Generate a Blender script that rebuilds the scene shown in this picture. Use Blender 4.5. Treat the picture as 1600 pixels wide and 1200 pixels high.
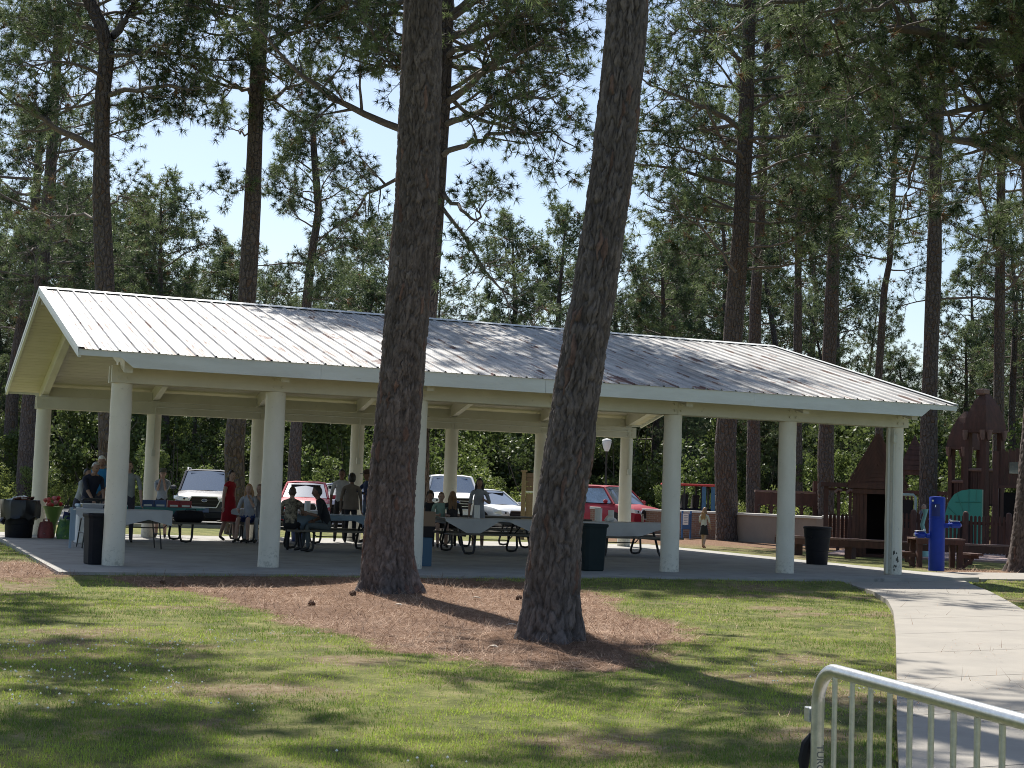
import bpy, bmesh, math, random
import numpy as np
from mathutils import Vector, Matrix
R = math.radians
sc = bpy.context.scene
for o in list(bpy.data.objects): bpy.data.objects.remove(o)
COL = sc.collection
# ---------------------------------------------------------------- camera
CAM = np.array([-3.7628, -25.1858, 1.45])
FPX, YAW, PIT, ROL = 2366.0, 0.4006, 0.0692, 0.0341
def basis():
    r0 = np.array([math.cos(YAW), -math.sin(YAW), 0.0])
    F = np.array([math.sin(YAW)*math.cos(PIT), math.cos(YAW)*math.cos(PIT), math.sin(PIT)])
    u0 = np.cross(r0, F)
    c, s = math.cos(ROL), math.sin(ROL)
    return c*r0+s*u0, -s*r0+c*u0, F
RT, UP, FW = basis()
cam = bpy.data.objects.new('camera', bpy.data.cameras.new('camera')); COL.objects.link(cam)
m4 = Matrix(((RT[0], UP[0], -FW[0], CAM[0]), (RT[1], UP[1], -FW[1], CAM[1]), (RT[2], UP[2], -FW[2], CAM[2]), (0, 0, 0, 1)))
cam.matrix_world = m4
cam.data.lens = 36*FPX/1600; cam.data.sensor_width = 36; cam.data.clip_end = 3000; cam.data.clip_start = .1
sc.camera = cam
# ---------------------------------------------------------------- light
SUN_EL, SUN_AZ = R(54), R(2)            # azimuth measured from +Y towards +X
w = bpy.data.worlds.new("World"); sc.world = w; w.use_nodes = True
nt = w.node_tree; nt.nodes.clear()
sky = nt.nodes.new('ShaderNodeTexSky'); sky.sky_type = 'NISHITA'; sky.sun_disc = False
sky.sun_elevation = SUN_EL; sky.sun_rotation = SUN_AZ
sky.air_density = 1.0; sky.dust_density = 1.2; sky.ozone_density = 1.3
bg = nt.nodes.new('ShaderNodeBackground'); bg.inputs['Strength'].default_value = 0.10
wo = nt.nodes.new('ShaderNodeOutputWorld')
nt.links.new(sky.outputs[0], bg.inputs[0]); nt.links.new(bg.outputs[0], wo.inputs[0])
sl = bpy.data.lights.new('sun', 'SUN'); sl.energy = 5.0; sl.angle = R(.55); sl.color = (1, .955, .88)
so = bpy.data.objects.new('sun', sl); COL.objects.link(so)
sd = Vector((math.sin(SUN_AZ)*math.cos(SUN_EL), math.cos(SUN_AZ)*math.cos(SUN_EL), math.sin(SUN_EL)))
so.rotation_euler = sd.to_track_quat('Z', 'Y').to_euler()
sc.view_settings.view_transform = 'Standard'; sc.view_settings.look = 'None'
sc.view_settings.exposure = 0.6; sc.view_settings.gamma = 1
sc.cycles.use_denoising = True; sc.cycles.denoising_prefilter = 'NONE'; sc.cycles.filter_width = 1.0; sc.cycles.sample_clamp_indirect = 4
# ---------------------------------------------------------------- helpers
def ray(X, Y):
    return FW + RT*((X-800)/FPX) + UP*(-(Y-600)/FPX)
def at_depth(X, Y, t): return CAM + ray(X, Y)*t
def on_z(X, Y, z=-.1):
    d = ray(X, Y); return CAM + d*((z-CAM[2])/d[2])
def on_x(X, Y, t, z=None):
    p = at_depth(X, Y, t)
    if z is not None: p[2] = z
    return p
rng = np.random.default_rng(7)
random.seed(7)

def nmat(name, col, rough=.8, metal=0.0, var=None, vscale=5, bump=0, bscale=30, spec=.5, trans=0, attr=None, stretch=(1,1,1), var2=None, v2scale=1, v2amt=.5, world=True, coat=0):
    """principled with noise variation between col and var, in world or object coordinates"""
    m = bpy.data.materials.new(name); m.use_nodes = True
    n = m.node_tree.nodes; l = m.node_tree.links
    b = n['Principled BSDF']; b.inputs['Roughness'].default_value = rough; b.inputs['Metallic'].default_value = metal
    b.inputs['Specular IOR Level'].default_value = spec
    b.inputs['Coat Weight'].default_value = coat
    b.inputs['Base Color'].default_value = (*col, 1)
    if world: src = n.new('ShaderNodeNewGeometry').outputs['Position']
    else: src = n.new('ShaderNodeTexCoord').outputs['Object']
    mp = n.new('ShaderNodeMapping'); mp.inputs['Scale'].default_value = stretch; l.new(src, mp.inputs[0])
    last = None
    if var is not None:
        t = n.new('ShaderNodeTexNoise'); t.inputs['Scale'].default_value = vscale; t.inputs['Detail'].default_value = 6; t.inputs['Roughness'].default_value = .65
        l.new(mp.outputs[0], t.inputs['Vector'])
        r = n.new('ShaderNodeMapRange'); r.inputs[1].default_value = .35; r.inputs[2].default_value = .65; l.new(t.outputs[0], r.inputs[0])
        mx = n.new('ShaderNodeMix'); mx.data_type = 'RGBA'; mx.inputs[6].default_value = (*col, 1); mx.inputs[7].default_value = (*var, 1)
        l.new(r.outputs[0], mx.inputs[0]); last = mx.outputs[2]
    if var2 is not None:
        t = n.new('ShaderNodeTexNoise'); t.inputs['Scale'].default_value = v2scale; t.inputs['Detail'].default_value = 8; t.inputs['Roughness'].default_value = .7
        l.new(mp.outputs[0], t.inputs['Vector'])
        r = n.new('ShaderNodeMapRange'); r.inputs[1].default_value = v2amt; r.inputs[2].default_value = v2amt+.06; l.new(t.outputs[0], r.inputs[0])
        mx = n.new('ShaderNodeMix'); mx.data_type = 'RGBA'; mx.inputs[6].default_value = (*col, 1); mx.inputs[7].default_value = (*var2, 1)
        if last: l.new(last, mx.inputs[6])
        l.new(r.outputs[0], mx.inputs[0]); last = mx.outputs[2]
    if attr:
        a = n.new('ShaderNodeAttribute'); a.attribute_name = attr
        mx = n.new('ShaderNodeMix'); mx.data_type = 'RGBA'; mx.blend_type = 'MULTIPLY'; mx.inputs[0].default_value = 1
        mx.inputs[6].default_value = (*col, 1)
        if last: l.new(last, mx.inputs[6])
        l.new(a.outputs['Color'], mx.inputs[7]); last = mx.outputs[2]
    if last: l.new(last, b.inputs['Base Color'])
    if bump:
        t = n.new('ShaderNodeTexNoise'); t.inputs['Scale'].default_value = bscale; t.inputs['Detail'].default_value = 5
        l.new(mp.outputs[0], t.inputs['Vector'])
        bp = n.new('ShaderNodeBump'); bp.inputs['Strength'].default_value = 1; bp.inputs['Distance'].default_value = bump
        l.new(t.outputs[0], bp.inputs['Height']); l.new(bp.outputs[0], b.inputs['Normal'])
    if trans:
        tr = n.new('ShaderNodeBsdfTranslucent'); ms = n.new('ShaderNodeMixShader'); ms.inputs[0].default_value = trans
        tr.inputs[0].default_value = (col[0]*1.4, col[1]*1.5, col[2]*.9, 1)
        if last: l.new(last, tr.inputs[0])
        l.new(b.outputs[0], ms.inputs[1]); l.new(tr.outputs[0], ms.inputs[2]); l.new(ms.outputs[0], n['Material Output'].inputs[0])
    return m

def fast_mesh(name, V, F, mats=(), smooth=False, attr=None, fmat=None):
    """V (n,3), F (m,k) uniform arrays or list of such arrays"""
    me = bpy.data.meshes.new(name)
    Fs = F if isinstance(F, list) else [F]
    Fs = [np.asarray(f, dtype=np.int32) for f in Fs if len(f)]
    V = np.asarray(V, dtype=np.float32)
    me.vertices.add(len(V)); me.vertices.foreach_set('co', V.ravel())
    loops = np.concatenate([f.ravel() for f in Fs]); tot = np.concatenate([np.full(len(f), f.shape[1], np.int32) for f in Fs])
    me.loops.add(len(loops)); me.loops.foreach_set('vertex_index', loops)
    me.polygons.add(len(tot)); me.polygons.foreach_set('loop_start', np.concatenate([[0], np.cumsum(tot)[:-1]]).astype(np.int32))
    me.polygons.foreach_set('loop_total', tot)
    if smooth: me.polygons.foreach_set('use_smooth', np.ones(len(tot), bool))
    if fmat is not None: me.polygons.foreach_set('material_index', np.asarray(fmat, np.int32))
    for m in (mats if isinstance(mats, (list, tuple)) else [mats]): me.materials.append(m)
    if attr:
        for k, a in attr.items():
            a = np.asarray(a, np.float32)
            if a.ndim == 1:
                at = me.attributes.new(k, 'FLOAT', 'POINT'); at.data.foreach_set('value', a)
            else:
                if a.shape[1] == 3: a = np.hstack([a, np.ones((len(a), 1), np.float32)])
                at = me.attributes.new(k, 'FLOAT_COLOR', 'POINT'); at.data.foreach_set('color', a.ravel())
    me.update(calc_edges=True)
    return me

def link(name, me, parent=None, loc=None, kind=None, label=None):
    o = bpy.data.objects.new(name, me); COL.objects.link(o)
    if parent is not None: o.parent = parent
    if loc is not None: o.location = loc
    if kind: o['kind'] = kind
    if label: o['label'] = label
    return o
def thing(name, label, cat, loc=(0,0,0), rotz=0, group=None, me=None):
    o = bpy.data.objects.new(name, me); COL.objects.link(o)
    o.location = loc; o.rotation_euler = (0,0,rotz)
    o['label'] = label; o['category'] = cat
    if group: o['group'] = group
    return o
def dup(root, loc=None, rotz=None, scale=None, label=None, group=None):
    r = root.copy(); COL.objects.link(r)
    if loc is not None: r.location = loc
    if rotz is not None: r.rotation_euler[2] = rotz
    if scale is not None: r.scale = scale
    if label: r['label'] = label
    if group: r['group'] = group
    for ch in list(root.children):
        c = ch.copy(); COL.objects.link(c); c.parent = r
        for g in list(ch.children):
            d = g.copy(); COL.objects.link(d); d.parent = c
    return r

class MB:
    """collects shapes and links them as one mesh"""
    def __init__(s): s.V = []; s.F = []; s.n = 0; s.M = []; s.mi = 0
    def add(s, V, F):
        V = [tuple(v) for v in V]; s.V += V; s.F += [tuple(i+s.n for i in f) for f in F]; s.M += [s.mi]*len(F); s.n += len(V); return s
    def box(s, c, d, rot=None, bev=0):
        x, y, z = d[0]/2, d[1]/2, d[2]/2
        if bev:
            b = min(bev, x*.9, y*.9, z*.9)
            V = []
            for sx in (-1,1):
                for sy in (-1,1):
                    for sz in (-1,1):
                        V += [(sx*x, sy*(y-b), sz*(z-b)), (sx*(x-b), sy*y, sz*(z-b)), (sx*(x-b), sy*(y-b), sz*z)]
            bm = bmesh.new(); vs = [bm.verts.new(v) for v in V]
            bmesh.ops.convex_hull(bm, input=vs); bm.verts.index_update()
            bmesh.ops.dissolve_limit(bm, angle_limit=.01, verts=bm.verts, edges=bm.edges); bm.verts.index_update()
            V = [v.co.copy() for v in bm.verts]; F = [[q.index for q in f.verts] for f in bm.faces]; bm.free()
        else:
            V = [Vector(v) for v in ((-x,-y,-z),(x,-y,-z),(x,y,-z),(-x,y,-z),(-x,-y,z),(x,-y,z),(x,y,z),(-x,y,z))]
            F = [(0,3,2,1),(4,5,6,7),(0,1,5,4),(1,2,6,5),(2,3,7,6),(3,0,4,7)]
        c = Vector(c)
        if rot is not None:
            Mx = rot if isinstance(rot, Matrix) else Matrix.Rotation(rot, 3, 'Z')
            V = [Mx @ Vector(v) for v in V]
        return s.add([Vector(v)+c for v in V], F)
    def tube(s, pts, rad, seg=8, caps=True, squash=1):
        pts = [Vector(p) for p in pts]; n = len(pts)
        rad = rad if hasattr(rad, '__len__') else [rad]*n
        t0 = (pts[1]-pts[0]).normalized(); up = Vector((0,0,1)) if abs(t0.z) < .9 else Vector((1,0,0))
        a = t0.cross(up).normalized()
        V = []
        for i, p in enumerate(pts):
            t = (pts[min(i+1, n-1)]-pts[max(i-1, 0)]).normalized()
            a = (a-t*a.dot(t)).normalized(); b = t.cross(a)
            for k in range(seg):
                th = 2*math.pi*k/seg
                V.append(p+(a*math.cos(th)+b*math.sin(th)*squash)*rad[i])
        F = [(i*seg+k, i*seg+(k+1) % seg, (i+1)*seg+(k+1) % seg, (i+1)*seg+k) for i in range(n-1) for k in range(seg)]
        if caps: F += [tuple(range(seg))[::-1], tuple((n-1)*seg+k for k in range(seg))]
        return s.add(V, F)
    def cyl(s, p, r, h, seg=16, r2=None): return s.tube([p, (p[0], p[1], p[2]+h)], [r, r if r2 is None else r2], seg)
    def lathe(s, prof, c=(0,0,0), seg=20, sx=1, sy=1):
        V = []
        for (r, z) in prof:
            for k in range(seg):
                th = 2*math.pi*k/seg; V.append((c[0]+r*sx*math.cos(th), c[1]+r*sy*math.sin(th), c[2]+z))
        n = len(prof)
        F = [(i*seg+k, i*seg+(k+1) % seg, (i+1)*seg+(k+1) % seg, (i+1)*seg+k) for i in range(n-1) for k in range(seg)]
        F += [tuple(range(seg))[::-1], tuple((n-1)*seg+k for k in range(seg))]
        return s.add(V, F)
    def prism(s, poly, ax, a, b):
        """poly: 2-D points; extruded along axis ax ('x','y','z') from a to b"""
        def mk(p, t): return {'x': (t, p[0], p[1]), 'y': (p[0], t, p[1]), 'z': (p[0], p[1], t)}[ax]
        n = len(poly); V = [mk(p, a) for p in poly]+[mk(p, b) for p in poly]
        F = [(i, (i+1) % n, n+(i+1) % n, n+i) for i in range(n)]+[tuple(range(n))[::-1], tuple(range(n, 2*n))]
        return s.add(V, F)
    def mesh(s, name, mats, smooth=False):
        me = bpy.data.meshes.new(name); me.from_pydata([tuple(v) for v in s.V], [], s.F)
        for m in (mats if isinstance(mats, (list, tuple)) else [mats]): me.materials.append(m)
        me.polygons.foreach_set('material_index', s.M)
        bm = bmesh.new(); bm.from_mesh(me); bmesh.ops.recalc_face_normals(bm, faces=bm.faces); bm.to_mesh(me); bm.free()
        if smooth:
            me.polygons.foreach_set('use_smooth', [True]*len(me.polygons))
            me.set_sharp_from_angle(angle=R(38)) if hasattr(me, 'set_sharp_from_angle') else None
        return me
    def build(s, name, mats, parent=None, smooth=False, label=None, kind=None):
        return link(name, s.mesh(name, mats, smooth), parent, kind=kind, label=label)

# numpy value noise
def vnoise(x, y, seed=0):
    xi = np.floor(x).astype(np.int64); yi = np.floor(y).astype(np.int64); fx = x-xi; fy = y-yi
    def h(a, b):
        n = (a*374761393+b*668265263+seed*1442695041) & 0x7fffffff
        n = ((n ^ (n >> 13))*1274126177) & 0x7fffffff
        return (n & 0xffff)/65535.0
    fx = fx*fx*(3-2*fx); fy = fy*fy*(3-2*fy)
    return (h(xi, yi)*(1-fx)+h(xi+1, yi)*fx)*(1-fy)+(h(xi, yi+1)*(1-fx)+h(xi+1, yi+1)*fx)*fy
def fbm(x, y, seed=0, o=4):
    v = 0; a = .5; t = 0
    for i in range(o): v = v+a*vnoise(x*2**i, y*2**i, seed+i*17); t += a; a *= .55
    return v/t
def sstep(a, b, x): t = np.clip((x-a)/(b-a), 0, 1); return t*t*(3-2*t)

# ---------------------------------------------------------------- materials
M = {}
M['cream'] = nmat('cream_paint', (.62,.60,.50), .55, var=(.54,.52,.42), vscale=1.2, var2=(.32,.30,.24), v2scale=6, v2amt=.66, bump=.002, bscale=25)
M['column'] = nmat('column_paint', (.73,.70,.60), .5, var=(.65,.62,.52), vscale=2.5, stretch=(1,1,.5), var2=(.36,.37,.32), v2scale=7, v2amt=.67, bump=.004, bscale=14)
def grime(m):
    n = m.node_tree.nodes; l = m.node_tree.links; b = n['Principled BSDF']; old = b.inputs['Base Color'].links[0].from_socket
    g = n.new('ShaderNodeNewGeometry').outputs['Position']; sep = n.new('ShaderNodeSeparateXYZ'); l.new(g, sep.inputs[0])
    t = n.new('ShaderNodeTexNoise'); t.inputs['Scale'].default_value = 16; t.inputs['Detail'].default_value = 7; t.inputs['Roughness'].default_value = .75; l.new(g, t.inputs['Vector'])
    r = n.new('ShaderNodeMapRange'); r.inputs[1].default_value = 0; r.inputs[2].default_value = .45; r.inputs[3].default_value = .14; r.inputs[4].default_value = 0; l.new(sep.outputs[2], r.inputs[0])
    ad = n.new('ShaderNodeMath'); ad.operation = 'ADD'; l.new(r.outputs[0], ad.inputs[0]); l.new(t.outputs[0], ad.inputs[1])
    r2 = n.new('ShaderNodeMapRange'); r2.inputs[1].default_value = .60; r2.inputs[2].default_value = .74; r2.inputs[4].default_value = .75; l.new(ad.outputs[0], r2.inputs[0])
    mx = n.new('ShaderNodeMix'); mx.data_type = 'RGBA'; mx.inputs[7].default_value = (.36,.35,.29,1); l.new(old, mx.inputs[6]); l.new(r2.outputs[0], mx.inputs[0]); l.new(mx.outputs[2], b.inputs['Base Color'])
grime(M['column'])
M['fascia'] = nmat('fascia_paint', (.68,.71,.68), .5, var=(.60,.62,.58), vscale=2, stretch=(.6,1,3), var2=(.25,.22,.16), v2scale=3.2, v2amt=.66, bump=.001)
M['ceiling'] = nmat('ceiling_paint', (.60,.56,.45), .65, var=(.52,.48,.38), vscale=1.5, stretch=(.4,2,2), bump=.001)
def roof_mat():
    m = nmat('roof_metal', (.50,.49,.47), .6, .0, var=(.37,.365,.36), vscale=1.6, stretch=(1.6,.55,.55), spec=.5)
    n = m.node_tree.nodes; l = m.node_tree.links; b = n['Principled BSDF']
    old = b.inputs['Base Color'].links[0].from_socket
    g = n.new('ShaderNodeNewGeometry').outputs['Position']
    def layer(old, sc_, stretch, lo, hi, col):
        mp = n.new('ShaderNodeMapping'); mp.inputs['Scale'].default_value = stretch; l.new(g, mp.inputs[0])
        t = n.new('ShaderNodeTexNoise'); t.inputs['Scale'].default_value = sc_; t.inputs['Detail'].default_value = 7; t.inputs['Roughness'].default_value = .6
        l.new(mp.outputs[0], t.inputs['Vector'])
        r = n.new('ShaderNodeMapRange'); r.inputs[1].default_value = lo; r.inputs[2].default_value = hi; l.new(t.outputs[0], r.inputs[0])
        mx = n.new('ShaderNodeMix'); mx.data_type = 'RGBA'; mx.inputs[7].default_value = (*col, 1); l.new(old, mx.inputs[6]); l.new(r.outputs[0], mx.inputs[0])
        return mx.outputs[2]
    o = layer(old, 1.3, (5,.5,.5), .47, .60, (.27,.26,.25))
    o = layer(o, 1.7, (7,.6,.6), .58, .63, (.15,.085,.065))
    o = layer(o, 1.1, (1.2,.9,.9), .655, .67, (.11,.045,.035))
    l.new(o, b.inputs['Base Color'])
    return m
M['roof'] = roof_mat()
M['white_metal'] = nmat('white_trim', (.72,.74,.74), .45, var=(.62,.63,.62), vscale=4)
M['concrete'] = nmat('concrete', (.37,.355,.325), .85, var=(.27,.26,.24), vscale=1.3, var2=(.20,.195,.18), v2scale=2.6, v2amt=.60, bump=.002, bscale=60)
M['walk'] = nmat('walk_concrete', (.335,.305,.26), .85, var=(.285,.262,.225), vscale=1.4, var2=(.27,.25,.215), v2scale=3, v2amt=.62, bump=.0015, bscale=90)
M['asphalt'] = nmat('lot_asphalt', (.22,.215,.20), .9, var=(.17,.165,.155), vscale=.8, bump=.003, bscale=60)
M['bark_far'] = None
# ---------------------------------------------------------------- ground
def ax(lo, hi, a, b, fine, grow=1.25, mid=None):
    c = list(np.arange(a, b, fine)); s = fine; x = c[-1]
    while x < hi: s *= grow; x += s; c.append(x)
    s = fine; x = c[0]
    while x > lo: s *= grow; x -= s; c.insert(0, x)
    return np.array(c)
gx = ax(-500, 900, -7, 20, .10); gy = ax(-60, 1200, -21, 1, .10)
GX, GY = np.meshgrid(gx, gy)
TREE1 = on_z(612, 922, -.12); TREE2 = on_z(860, 997, -.12)
WL = [(13.0,-1.0),(12.65,-2.4),(11.94,-4.0),(10.8,-5.9),(9.46,-7.8),(7.52,-10.4),(4.49,-14.4),(3.04,-16.3),(1.76,-18.0),(-2.5,-23.6)]
WR = [(16.6,-.6),(15.7,-2.0),(14.5,-3.9),(13.2,-5.8),(11.8,-7.8),(9.9,-10.5),(7.2,-14.3),(5.9,-16.2),(4.6,-18.0),(.4,-23.6)]
def path_mask(x, y):
    """1 inside the curved walkway"""
    yy = np.array([p[1] for p in WL])[::-1]; xl = np.array([p[0] for p in WL])[::-1]
    yr = np.array([p[1] for p in WR])[::-1]; xr = np.array([p[0] for p in WR])[::-1]
    return (x > np.interp(y, yy, xl)-.02) & (x < np.interp(y, yr, xr)+.02) & (y < -.8)
STRAW = [(-.4,-2.3),(.36,-4.7),(.57,-6.44),(.7,-8.42),(.76,-9.99),(.88,-11.32),(1.04,-12.28),(1.36,-13.02),(1.88,-13.22),(2.55,-13.12),(3.69,-12.02),(4.52,-10.88),(5.24,-9.11),(5.96,-6.65),(6.9,-3.9),(6.6,-2.3),(5.2,-1.9),(1.0,-1.9)]
def poly_sd(x, y, P):
    x = np.asarray(x, float); y = np.asarray(y, float); d = np.full(x.shape, 1e9); s = np.zeros(x.shape, bool); n = len(P)
    for i in range(n):
        ax_, ay_ = P[i]; bx_, by_ = P[(i+1) % n]; ex, ey = bx_-ax_, by_-ay_
        t = np.clip(((x-ax_)*ex+(y-ay_)*ey)/(ex*ex+ey*ey), 0, 1); d = np.minimum(d, np.hypot(x-ax_-t*ex, y-ay_-t*ey))
        c = ((ay_ > y) != (by_ > y)) & (x < (bx_-ax_)*(y-ay_)/((by_-ay_) if by_ != ay_ else 1e-9)+ax_); s ^= c
    return np.where(s, -d, d)
def straw_f(x, y):
    n = fbm(x*.8, y*.8, 3, 4)-.5; n2 = fbm(x*5, y*5, 9, 3)-.5
    def ell(c, a, b, rot=0):
        dx = x-c[0]; dy = y-c[1]; cr, sr = math.cos(rot), math.sin(rot)
        u = (dx*cr+dy*sr)/a; v = (-dx*sr+dy*cr)/b
        return np.sqrt(u*u+v*v)
    d = 1+poly_sd(x, y, STRAW)*.8
    d = np.minimum(d, ell((21.8,2.6), 3.5, 2.0, 0))
    d = np.minimum(d, ell((23.5,19.5), 9, 6.0, -.6))
    d = np.minimum(d, ell((-1.9,-.6), 1.3, 2.3, 0))
    d = np.minimum(d, ell((0,20.3), 30, 1.5, .05))
    s = 1-sstep(.78, 1.12, d+n*.75+n2*.55)
    far = sstep(36, 44, y+.42*x+n*8)     # the floor of the woods is needle litter
    return np.maximum(s, far)
def bare_f(x, y):
    n = fbm(x*.55+9, y*.9+4, 21, 4); n2 = fbm(x*6, y*6, 5, 3)
    b = .8*sstep(.64, .78, n+(n2-.5)*.45)
    for c, r in (((-.2,-18.1), 1.0), ((.3,-12.2), .6), ((3.6,-13.7), .7), ((-1.0,-13.9), .8), ((4.7,-12.6), .6), ((10.1,-3.1), 1.1), ((-1.5,-9.5), .7), ((.6,-16.6), .7), ((8.4,-6.6), .6), ((2.1,-16.6), .6)):
        d = np.hypot((x-c[0]), (y-c[1])*1.2)/r
        b = np.maximum(b, .85*(1-sstep(.15, 1.0, d+(n2-.5)*1.3+(n-.5)*1.2)))
    return b
def gz(x, y):
    z = -.12+(fbm(x*.35, y*.35, 31, 3)-.5)*.05+(fbm(x*3, y*3, 33, 3)-.5)*.03
    z = z+.085*(1-sstep(.1, 2.2, np.maximum(np.maximum(-1.8-y, -1.05-x), np.maximum(y-13.4, x-17))))
    for T, r in ((TREE1, .9), (TREE2, .7)):
        z = z+.10*np.exp(-((x-T[0])**2+(y-T[1])**2)/(r*r))
    near = 1-sstep(.0, .5, np.maximum(np.maximum(-1.9-y, y-13.5), np.maximum(-1.2-x, x-17)))
    return np.where(np.maximum(np.maximum(-1.8-y, y-13.4), np.maximum(-1.05-x, x-17)) < 0, np.minimum(z, -.10), z)
ST = straw_f(GX, GY); BA = bare_f(GX, GY)*(GY < 30)
GZ = gz(GX, GY)
GZ = np.where(path_mask(GX, GY), -.16, GZ)
V = np.stack([GX.ravel(), GY.ravel(), GZ.ravel()], 1)
nx, ny = len(gx), len(gy)
idx = np.arange(nx*ny).reshape(ny, nx)
F = np.stack([idx[:-1,:-1].ravel(), idx[:-1,1:].ravel(), idx[1:,1:].ravel(), idx[1:,:-1].ravel()], 1)
def ground_mat():
    m = bpy.data.materials.new('ground_cover'); m.use_nodes = True
    n = m.node_tree.nodes; l = m.node_tree.links; b = n['Principled BSDF']; b.inputs['Roughness'].default_value = .95; b.inputs['Specular IOR Level'].default_value = .2
    g = n.new('ShaderNodeNewGeometry').outputs['Position']
    def noise(s, d=6, rr=.6, st=(1,1,1)):
        mp = n.new('ShaderNodeMapping'); mp.inputs['Scale'].default_value = st; l.new(g, mp.inputs[0])
        t = n.new('ShaderNodeTexNoise'); t.inputs['Scale'].default_value = s; t.inputs['Detail'].default_value = d; t.inputs['Roughness'].default_value = rr
        l.new(mp.outputs[0], t.inputs['Vector']); return t.outputs[0]
    def ramp(src, stops):
        r = n.new('ShaderNodeValToRGB'); e = r.color_ramp.elements
        while len(e) < len(stops): e.new(.5)
        for i, (p, c) in enumerate(stops): e[i].position = p; e[i].color = (*c, 1)
        l.new(src, r.inputs[0]); return r.outputs[0]
    grass = ramp(noise(2.2, 9, .75), [(.30,(.055,.05,.025)),(.45,(.11,.125,.035)),(.58,(.20,.20,.065)),(.70,(.32,.26,.14))])
    straw = ramp(noise(9, 9, .8), [(.25,(.10,.045,.022)),(.45,(.15,.085,.05)),(.6,(.25,.155,.10)),(.75,(.38,.26,.17))])
    bare = ramp(noise(7, 9, .75), [(.3,(.10,.065,.035)),(.5,(.21,.15,.09)),(.7,(.36,.30,.21))])
    def mix(a, c, f):
        mx = n.new('ShaderNodeMix'); mx.data_type = 'RGBA'; l.new(a, mx.inputs[6]); l.new(c, mx.inputs[7]); l.new(f, mx.inputs[0]); return mx.outputs[2]
    def att(k):
        a = n.new('ShaderNodeAttribute'); a.attribute_name = k; return a.outputs['Fac']
    c = mix(mix(grass, bare, att('bare')), straw, att('straw'))
    l.new(c, b.inputs['Base Color'])
    bp = n.new('ShaderNodeBump'); bp.inputs['Distance'].default_value = .03; bp.inputs['Strength'].default_value = .8
    l.new(noise(28, 6, .8), bp.inputs['Height']); l.new(bp.outputs[0], b.inputs['Normal'])
    return m
link('ground', fast_mesh('ground', V, F, ground_mat(), True, {'straw': ST.ravel(), 'bare': BA.ravel()}), kind='structure')

# grass blades, needle litter and clover heads lying on the ground: real little triangles
def in_view(x, y, margin=60):
    d0 = np.stack([x-CAM[0], y-CAM[1], np.full_like(x, -.1)-CAM[2]], 1)
    z = d0@FW; X = 800+FPX*(d0@RT)/z; Y = 600-FPX*(d0@UP)/z
    return (z > 1) & (X > -margin) & (X < 1600+margin) & (Y < 1200+margin*2), z
def blades(n, far, hmin, hmax, wid, lay, colf, name, mat, accept, near=6.5, flat=0):
    # sample uniformly in image-ish space: depth distribution ~ 1/z
    u = rng.random(n); z = near*(far/near)**u
    X = rng.uniform(-40, 1640, n)
    d = FW[None,:]*0+ (FW+RT*((X[:,None]-800)/FPX)); d[:,2] = 0
    d /= np.linalg.norm(d, axis=1)[:,None]
    x = CAM[0]+d[:,0]*z; y = CAM[1]+d[:,1]*z
    k = accept(x, y); x, y, z = x[k], y[k], z[k]; n = len(x)
    az = rng.uniform(0, 2*np.pi, n); L = rng.uniform(hmin, hmax, n)*(1+.02*z*(1-flat)); W = wid*(.6+.05*z)*rng.uniform(.7, 1.3, n)
    el = np.clip(rng.normal(lay, .35, n), .03, 1.5)
    zz = np.where(path_mask(x, y), -.048, gz(x, y)-.002)
    dir_ = np.stack([np.cos(az)*np.cos(el), np.sin(az)*np.cos(el), np.sin(el)], 1)
    sa = az+np.pi/2+rng.normal(0, .5, n); side = np.stack([np.cos(sa), np.sin(sa), np.zeros(n)], 1)
    p = np.stack([x, y, zz], 1)
    if flat: p[:,2] += rng.uniform(0.002, .02, n)
    V = np.empty((n*3, 3)); V[0::3] = p-side*W[:,None]/2; V[1::3] = p+side*W[:,None]/2; V[2::3] = p+dir_*L[:,None]
    C = colf(x, y, n); C = np.repeat(C, 3, 0)
    F = np.arange(n*3).reshape(n, 3)
    o = link(name, fast_mesh(name, V, F, mat, False, {'tint': C}), kind='stuff'); return o
def not_paved(x, y):
    slab = (x > -1.05) & (x < 17.2) & (y > -1.82+.235*np.clip(x-12.4, 0, 5)) & (y < 13.4)
    return ~slab & ~path_mask(x, y) & ~((x > 16.5) & (y > -.85) & (y < 2.0))
def acc_grass(x, y):
    s = straw_f(x, y); b = bare_f(x, y)
    pr = (1-np.clip(s*1.15, 0, 1))*(1-b*.85)*(.12+.88*sstep(.36, .58, .6*fbm(x*1.7, y*1.7, 41, 4)+.4*fbm(x*7, y*7, 43, 3)))
    return not_paved(x, y) & (rng.random(len(x)) < pr)
def col_grass(x, y, n):
    t = fbm(x*1.1, y*1.1, 51, 4)[:,None]; t = sstep(.35, .65, t); t = np.clip(t+rng.normal(0, .18, (n,1)), 0, 1)
    a = np.array([[.13,.215,.03]]); b = np.array([[.40,.50,.08]]); c = a*(1-t)+b*t
    dry = (rng.random((n,1)) < .20+.3*bare_f(x, y)[:,None]); c = np.where(dry, np.array([[.34,.28,.14]]), c)
    return c*rng.uniform(.75, 1.25, (n,1))
gm = nmat('grass_blade', (1,1,1), .6, attr='tint', trans=.42, spec=.3)
blades(620000, 34, .014, .034, .0042, 1.0, col_grass, 'grass', gm, acc_grass)
def acc_straw(x, y):
    s = straw_f(x, y); edge = fbm(x*1.5, y*1.5, 91, 3) > .56
    return ((not_paved(x, y) & (rng.random(len(x)) < np.clip(s*1.1+.03, 0, 1))) | (path_mask(x, y) & (y < -1.2) & edge & (rng.random(len(x)) < .06))) & (y < 14)
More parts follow.
